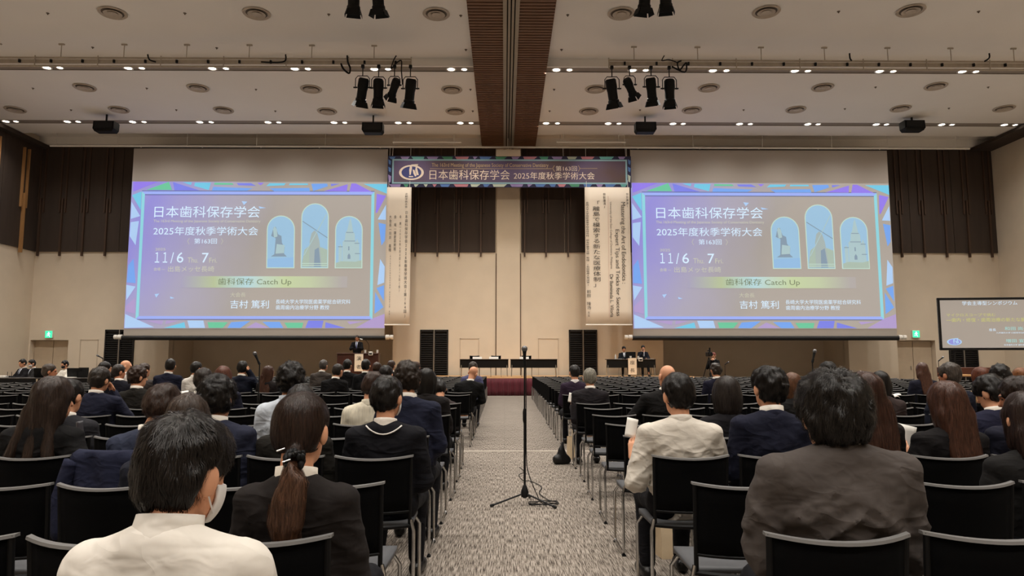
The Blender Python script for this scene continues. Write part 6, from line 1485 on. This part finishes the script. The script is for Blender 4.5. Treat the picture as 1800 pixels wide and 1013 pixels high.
# podium
px_, _ = P(631, 630, 29.0); e = empty('podium', (px_, 28.75, STAGE_Z)); tag(e, 'dark brown wooden podium with slanted top, left side of the stage', 'podium')
hw = (P(668, 630, 28.75)[0] - P(594, 630, 28.75)[0]) / 2; ph_ = P(631, 621, 28.75)[1] - STAGE_Z
MB().cbox(-hw + 0.02, hw - 0.02, 0.0, 0.45, 0, ph_ - 0.04, 0.012).build('front_body', PODW, e)
MB().cbox(-hw, hw, -0.03, 0.5, ph_ - 0.045, ph_, 0.01).build('top_board', PODW, e)
MB().cbox(-hw - 0.01, hw + 0.01, -0.03, 0.47, 0, 0.08, 0.01).build('plinth', PODW, e)
sign(623.5, 638, 622.5, 653, 28.70, '演者', 'white vertical sign hanging on the podium front')
flush_texts()
pz = STAGE_Z + ph_
def goose(x, y, z, lab, h=0.42, bend=-0.18):
    q = empty('gooseneck_microphone', (x, y, z)); tag(q, lab, 'microphone', 'desk microphones')
    MB().lathe([(0.06, 0.0), (0.06, 0.02), (0.02, 0.035)], 12).build('base', BLACK, q); MB().tube(spline([(0, 0, 0.02), (0, 0, h * 0.6), (bend * 0.5, 0.05, h * 0.95), (bend, 0.1, h)]), 0.009, 6).build('neck', BLACK, q, True)
    MB().tube([(bend, 0.1, h), (bend * 1.4, 0.16, h + 0.03)], 0.022, 8).build('capsule', WHITEP, q, True)
goose(P(648, 620, 28.95)[0], 28.95, pz, 'gooseneck microphone bent towards the podium speaker', 0.55, -0.28)
def cup(x, y, z, lab):
    q = MB().lathe([(0.0, 0.0), (0.035, 0.0), (0.045, 0.13), (0.041, 0.13), (0.033, 0.01), (0.0, 0.01)], 14).build('paper_cup', WHITEP, None, True); q.location = (x, y, z); tag(q, lab, 'cup', 'white cups')
cup(P(642, 620, 28.9)[0], 28.9, pz, 'white cup on the podium beside the sign'); cup(P(663, 620, 28.9)[0], 28.95, pz, 'white cup at the right end of the podium'); cup(P(1108, 628, 29.8)[0], 29.75, TSZ, 'white cup in the middle of the moderators\' table'); cup(P(1122, 628, 29.8)[0], 29.85, TSZ, 'white cup before the microphone-holding moderator')
for px, Y, z, lab in ((651.5, 28.66, pz, 'podium'), (1126, 29.5, TSZ, 'moderators\' table')):
    q = empty('timer_display', (P(px, 622, Y)[0], Y, z)); tag(q, 'small white timer box on the front edge of the ' + lab, 'timer', 'timer boxes')
    MB().cbox(-0.08, 0.08, -0.02, 0.06, -0.09, 0.06, 0.008).build('case', WHITEP, q); MB().box(-0.06, 0.06, -0.026, -0.02, -0.06, 0.0).build('screen', BLACK, q)
# monitor, papers and bottle on the moderators' table
mxp = P(1109.5, 622, 29.8)[0]; q = empty('monitor', (mxp, 29.85, TSZ)); tag(q, 'black monitor between the two moderators', 'monitor')
MB().cbox(-0.2, 0.2, 0, 0.03, 0.05, 0.30, 0.008).build('screen_back', BLACK, q); MB().box(-0.03, 0.03, -0.01, 0.02, 0, 0.06).build('stand', BLACKM, q); MB().box(-0.1, 0.1, -0.06, 0.08, 0, 0.012).build('foot', BLACKM, q)
for px, lab in ((1086, 'papers before the left moderator'), (1141, 'papers before the right moderator')):
    q = MB().box(-0.15, 0.15, -0.1, 0.1, 0, 0.01).build('paper_stack', PAPER); q.location = (P(px, 629, 29.8)[0], 29.75, TSZ); q.rotation_euler = (0, 0, 0.2); tag(q, 'stack of white ' + lab, 'paper', 'papers on the moderators\' table')
q = empty('water_bottle', (P(1082, 628, 29.7)[0], 29.72, TSZ)); tag(q, 'clear water bottle at the left end of the moderators\' table', 'bottle')
MB().lathe([(0.03, 0), (0.032, 0.12), (0.014, 0.16), (0.014, 0.18)], 12).build('bottle_body', mat('bottle_plastic', (206, 210, 212), 0.2), q, True); MB().lathe([(0.016, 0.175), (0.016, 0.2), (0.0, 0.2)], 10).build('cap', WHITEP, q)
hm_ = S3['W'][1] + Vector((-0.02, 0.03, 0.05)); hp_ = Vector(S3['loc']) + Matrix.Rotation(math.pi, 3, 'Z') @ hm_
q = empty('microphone', hp_); tag(q, 'handheld microphone at the right moderator\'s mouth', 'microphone', 'microphones')
MB().tube([(0, 0, -0.12), (0, 0, 0.06)], [0.013, 0.018], 10).build('handle', BLACK, q, True); MB().lathe([(0.018, 0.06), (0.027, 0.08), (0.02, 0.11), (0.001, 0.115)], 12).build('grille', MICG, q, True)
# video camera on a tripod
cx_, cz_ = P(1246, 622, 26.2); q = empty('video_camera', (cx_, 26.2, 0)); tag(q, 'black video camera on a tripod before the camera operator', 'camera')
MB().cbox(-0.07, 0.07, -0.2, 0.2, cz_ - 0.1, cz_ + 0.06, 0.015).build('camera_body', BLACK, q); MB().tube([(0, -0.2, cz_ - 0.03), (0, -0.34, cz_ - 0.03)], [0.05, 0.06], 12).build('lens', BLACKM, q, True); MB().cbox(-0.025, 0.025, -0.12, 0.1, cz_ + 0.09, cz_ + 0.13, 0.008).build('top_handle', BLACK, q)
MB().tube([(0.02, -0.05, cz_ + 0.06), (0.02, -0.05, cz_ + 0.22)], 0.03, 8).build('viewfinder', BLACK, q)
for a in (30, 150, 270): MB().tube([(0, 0, cz_ - 0.12), (0.45 * math.cos(math.radians(a)), 0.45 * math.sin(math.radians(a)), 0.01)], 0.015, 8).build('leg', BLACKM, q)

# ------------------------------------------------------------------ side table with laptops on the left
ty0 = 20.35; tz = 0.86
rise = MB().box(P(-40, 660, 21)[0], P(165, 660, 21)[0], 20.2, 22.4, 0, 0.12).build('low_platform', CARPET); tag(rise, 'low carpeted platform under the side table on the left', 'platform', kind='structure')
for a, b, lab in ((-30, 62, 'long black side table cut by the left edge'), (66, 160, 'black side table with laptops under the left exit sign')):
    x0, x1 = P(a, 660, ty0)[0], P(b, 660, ty0)[0]; e = empty('side_table', ((x0 + x1) / 2, ty0, 0.12)); tag(e, lab, 'table', 'side tables'); hw = (x1 - x0) / 2; h = tz - 0.12
    MB().cbox(-hw, hw, 0, 0.6, h - 0.03, h, 0.006).build('table_top', MATS['table_top'], e); MB().box(-hw, hw, 0.02, 0.03, 0.1, h - 0.03).build('modesty_panel', BLACK, e)
    for s in (-1, 1):
        for yy in (0.06, 0.54): MB().tube([(s * (hw - 0.06), yy, h - 0.03), (s * (hw - 0.06), yy, 0)], 0.016, 8).build('leg', CHROME, e)
def laptop(px, lab, w=0.19, ang=1.9):
    x = P(px, 655, ty0 + 0.3)[0]; q = empty('laptop', (x, ty0 + 0.32, tz), math.radians(15)); tag(q, lab, 'laptop', 'laptops on the side table')
    MB().cbox(-w, w, 0, 0.24, 0, 0.018, 0.004).build('keyboard_base', BLACKM, q)
    c, s = math.cos(ang), math.sin(ang)
    MB().sheet(lambda u, v: (-w + 2 * w * u, 0.0 + 0.25 * v * c, 0.018 + 0.27 * v * s), 2, 2, 0.012).build('lid', BLACK, q)
laptop(71, 'tall black laptop beside the masked man in grey', 0.16); laptop(131, 'open black laptop before the white-shirted man'); laptop(146, 'black laptop at the right end of the side table', 0.13, 1.5)
q = MB().box(-0.22, 0.22, -0.1, 0.1, 0, 0.02).build('paper_stack', PAPER); q.location = (P(118, 658, ty0 + 0.2)[0], ty0 + 0.2, tz); tag(q, 'pale stack of papers on the left side table', 'paper')
for px, lab in ((0, 'white router with thin antennas on the side table, far left'),):
    q = empty('router', (P(3, 660, ty0 + 0.2)[0], ty0 + 0.2, tz)); tag(q, lab, 'router'); MB().cbox(-0.14, 0.14, -0.08, 0.08, 0, 0.06, 0.01).build('case', WHITEP, q)
    for s in (0.16, 0.28): MB().tube([(s, 0, 0), (s, 0, 0.17)], 0.007, 6).build('antenna', BLACK, q)
# upright grand-piano-like brown cabinet and desk seen under the framed screen
x, z = P(1720, 649, 22.0); q = empty('wooden_sideboard', (x, 22.0, 0)); tag(q, 'low brown wooden sideboard behind the heads under the framed screen', 'sideboard'); h = z
MB().cbox(-1.0, 0.9, 0, 0.5, h - 0.25, h + 0.05, 0.01).build('cabinet_body', mat('sideboard_wood', (84, 46, 32), 0.45, var=0.15, stretch=(1, 10, 10)), q); MB().cbox(-0.75, -0.4, -0.25, 0, h - 0.22, h - 0.16, 0.006).build('front_shelf', WOODF, q)
for s in (-0.9, 0.8): MB().box(s - 0.04, s + 0.04, 0.05, 0.45, 0, h - 0.25).build('leg', PODW, q)
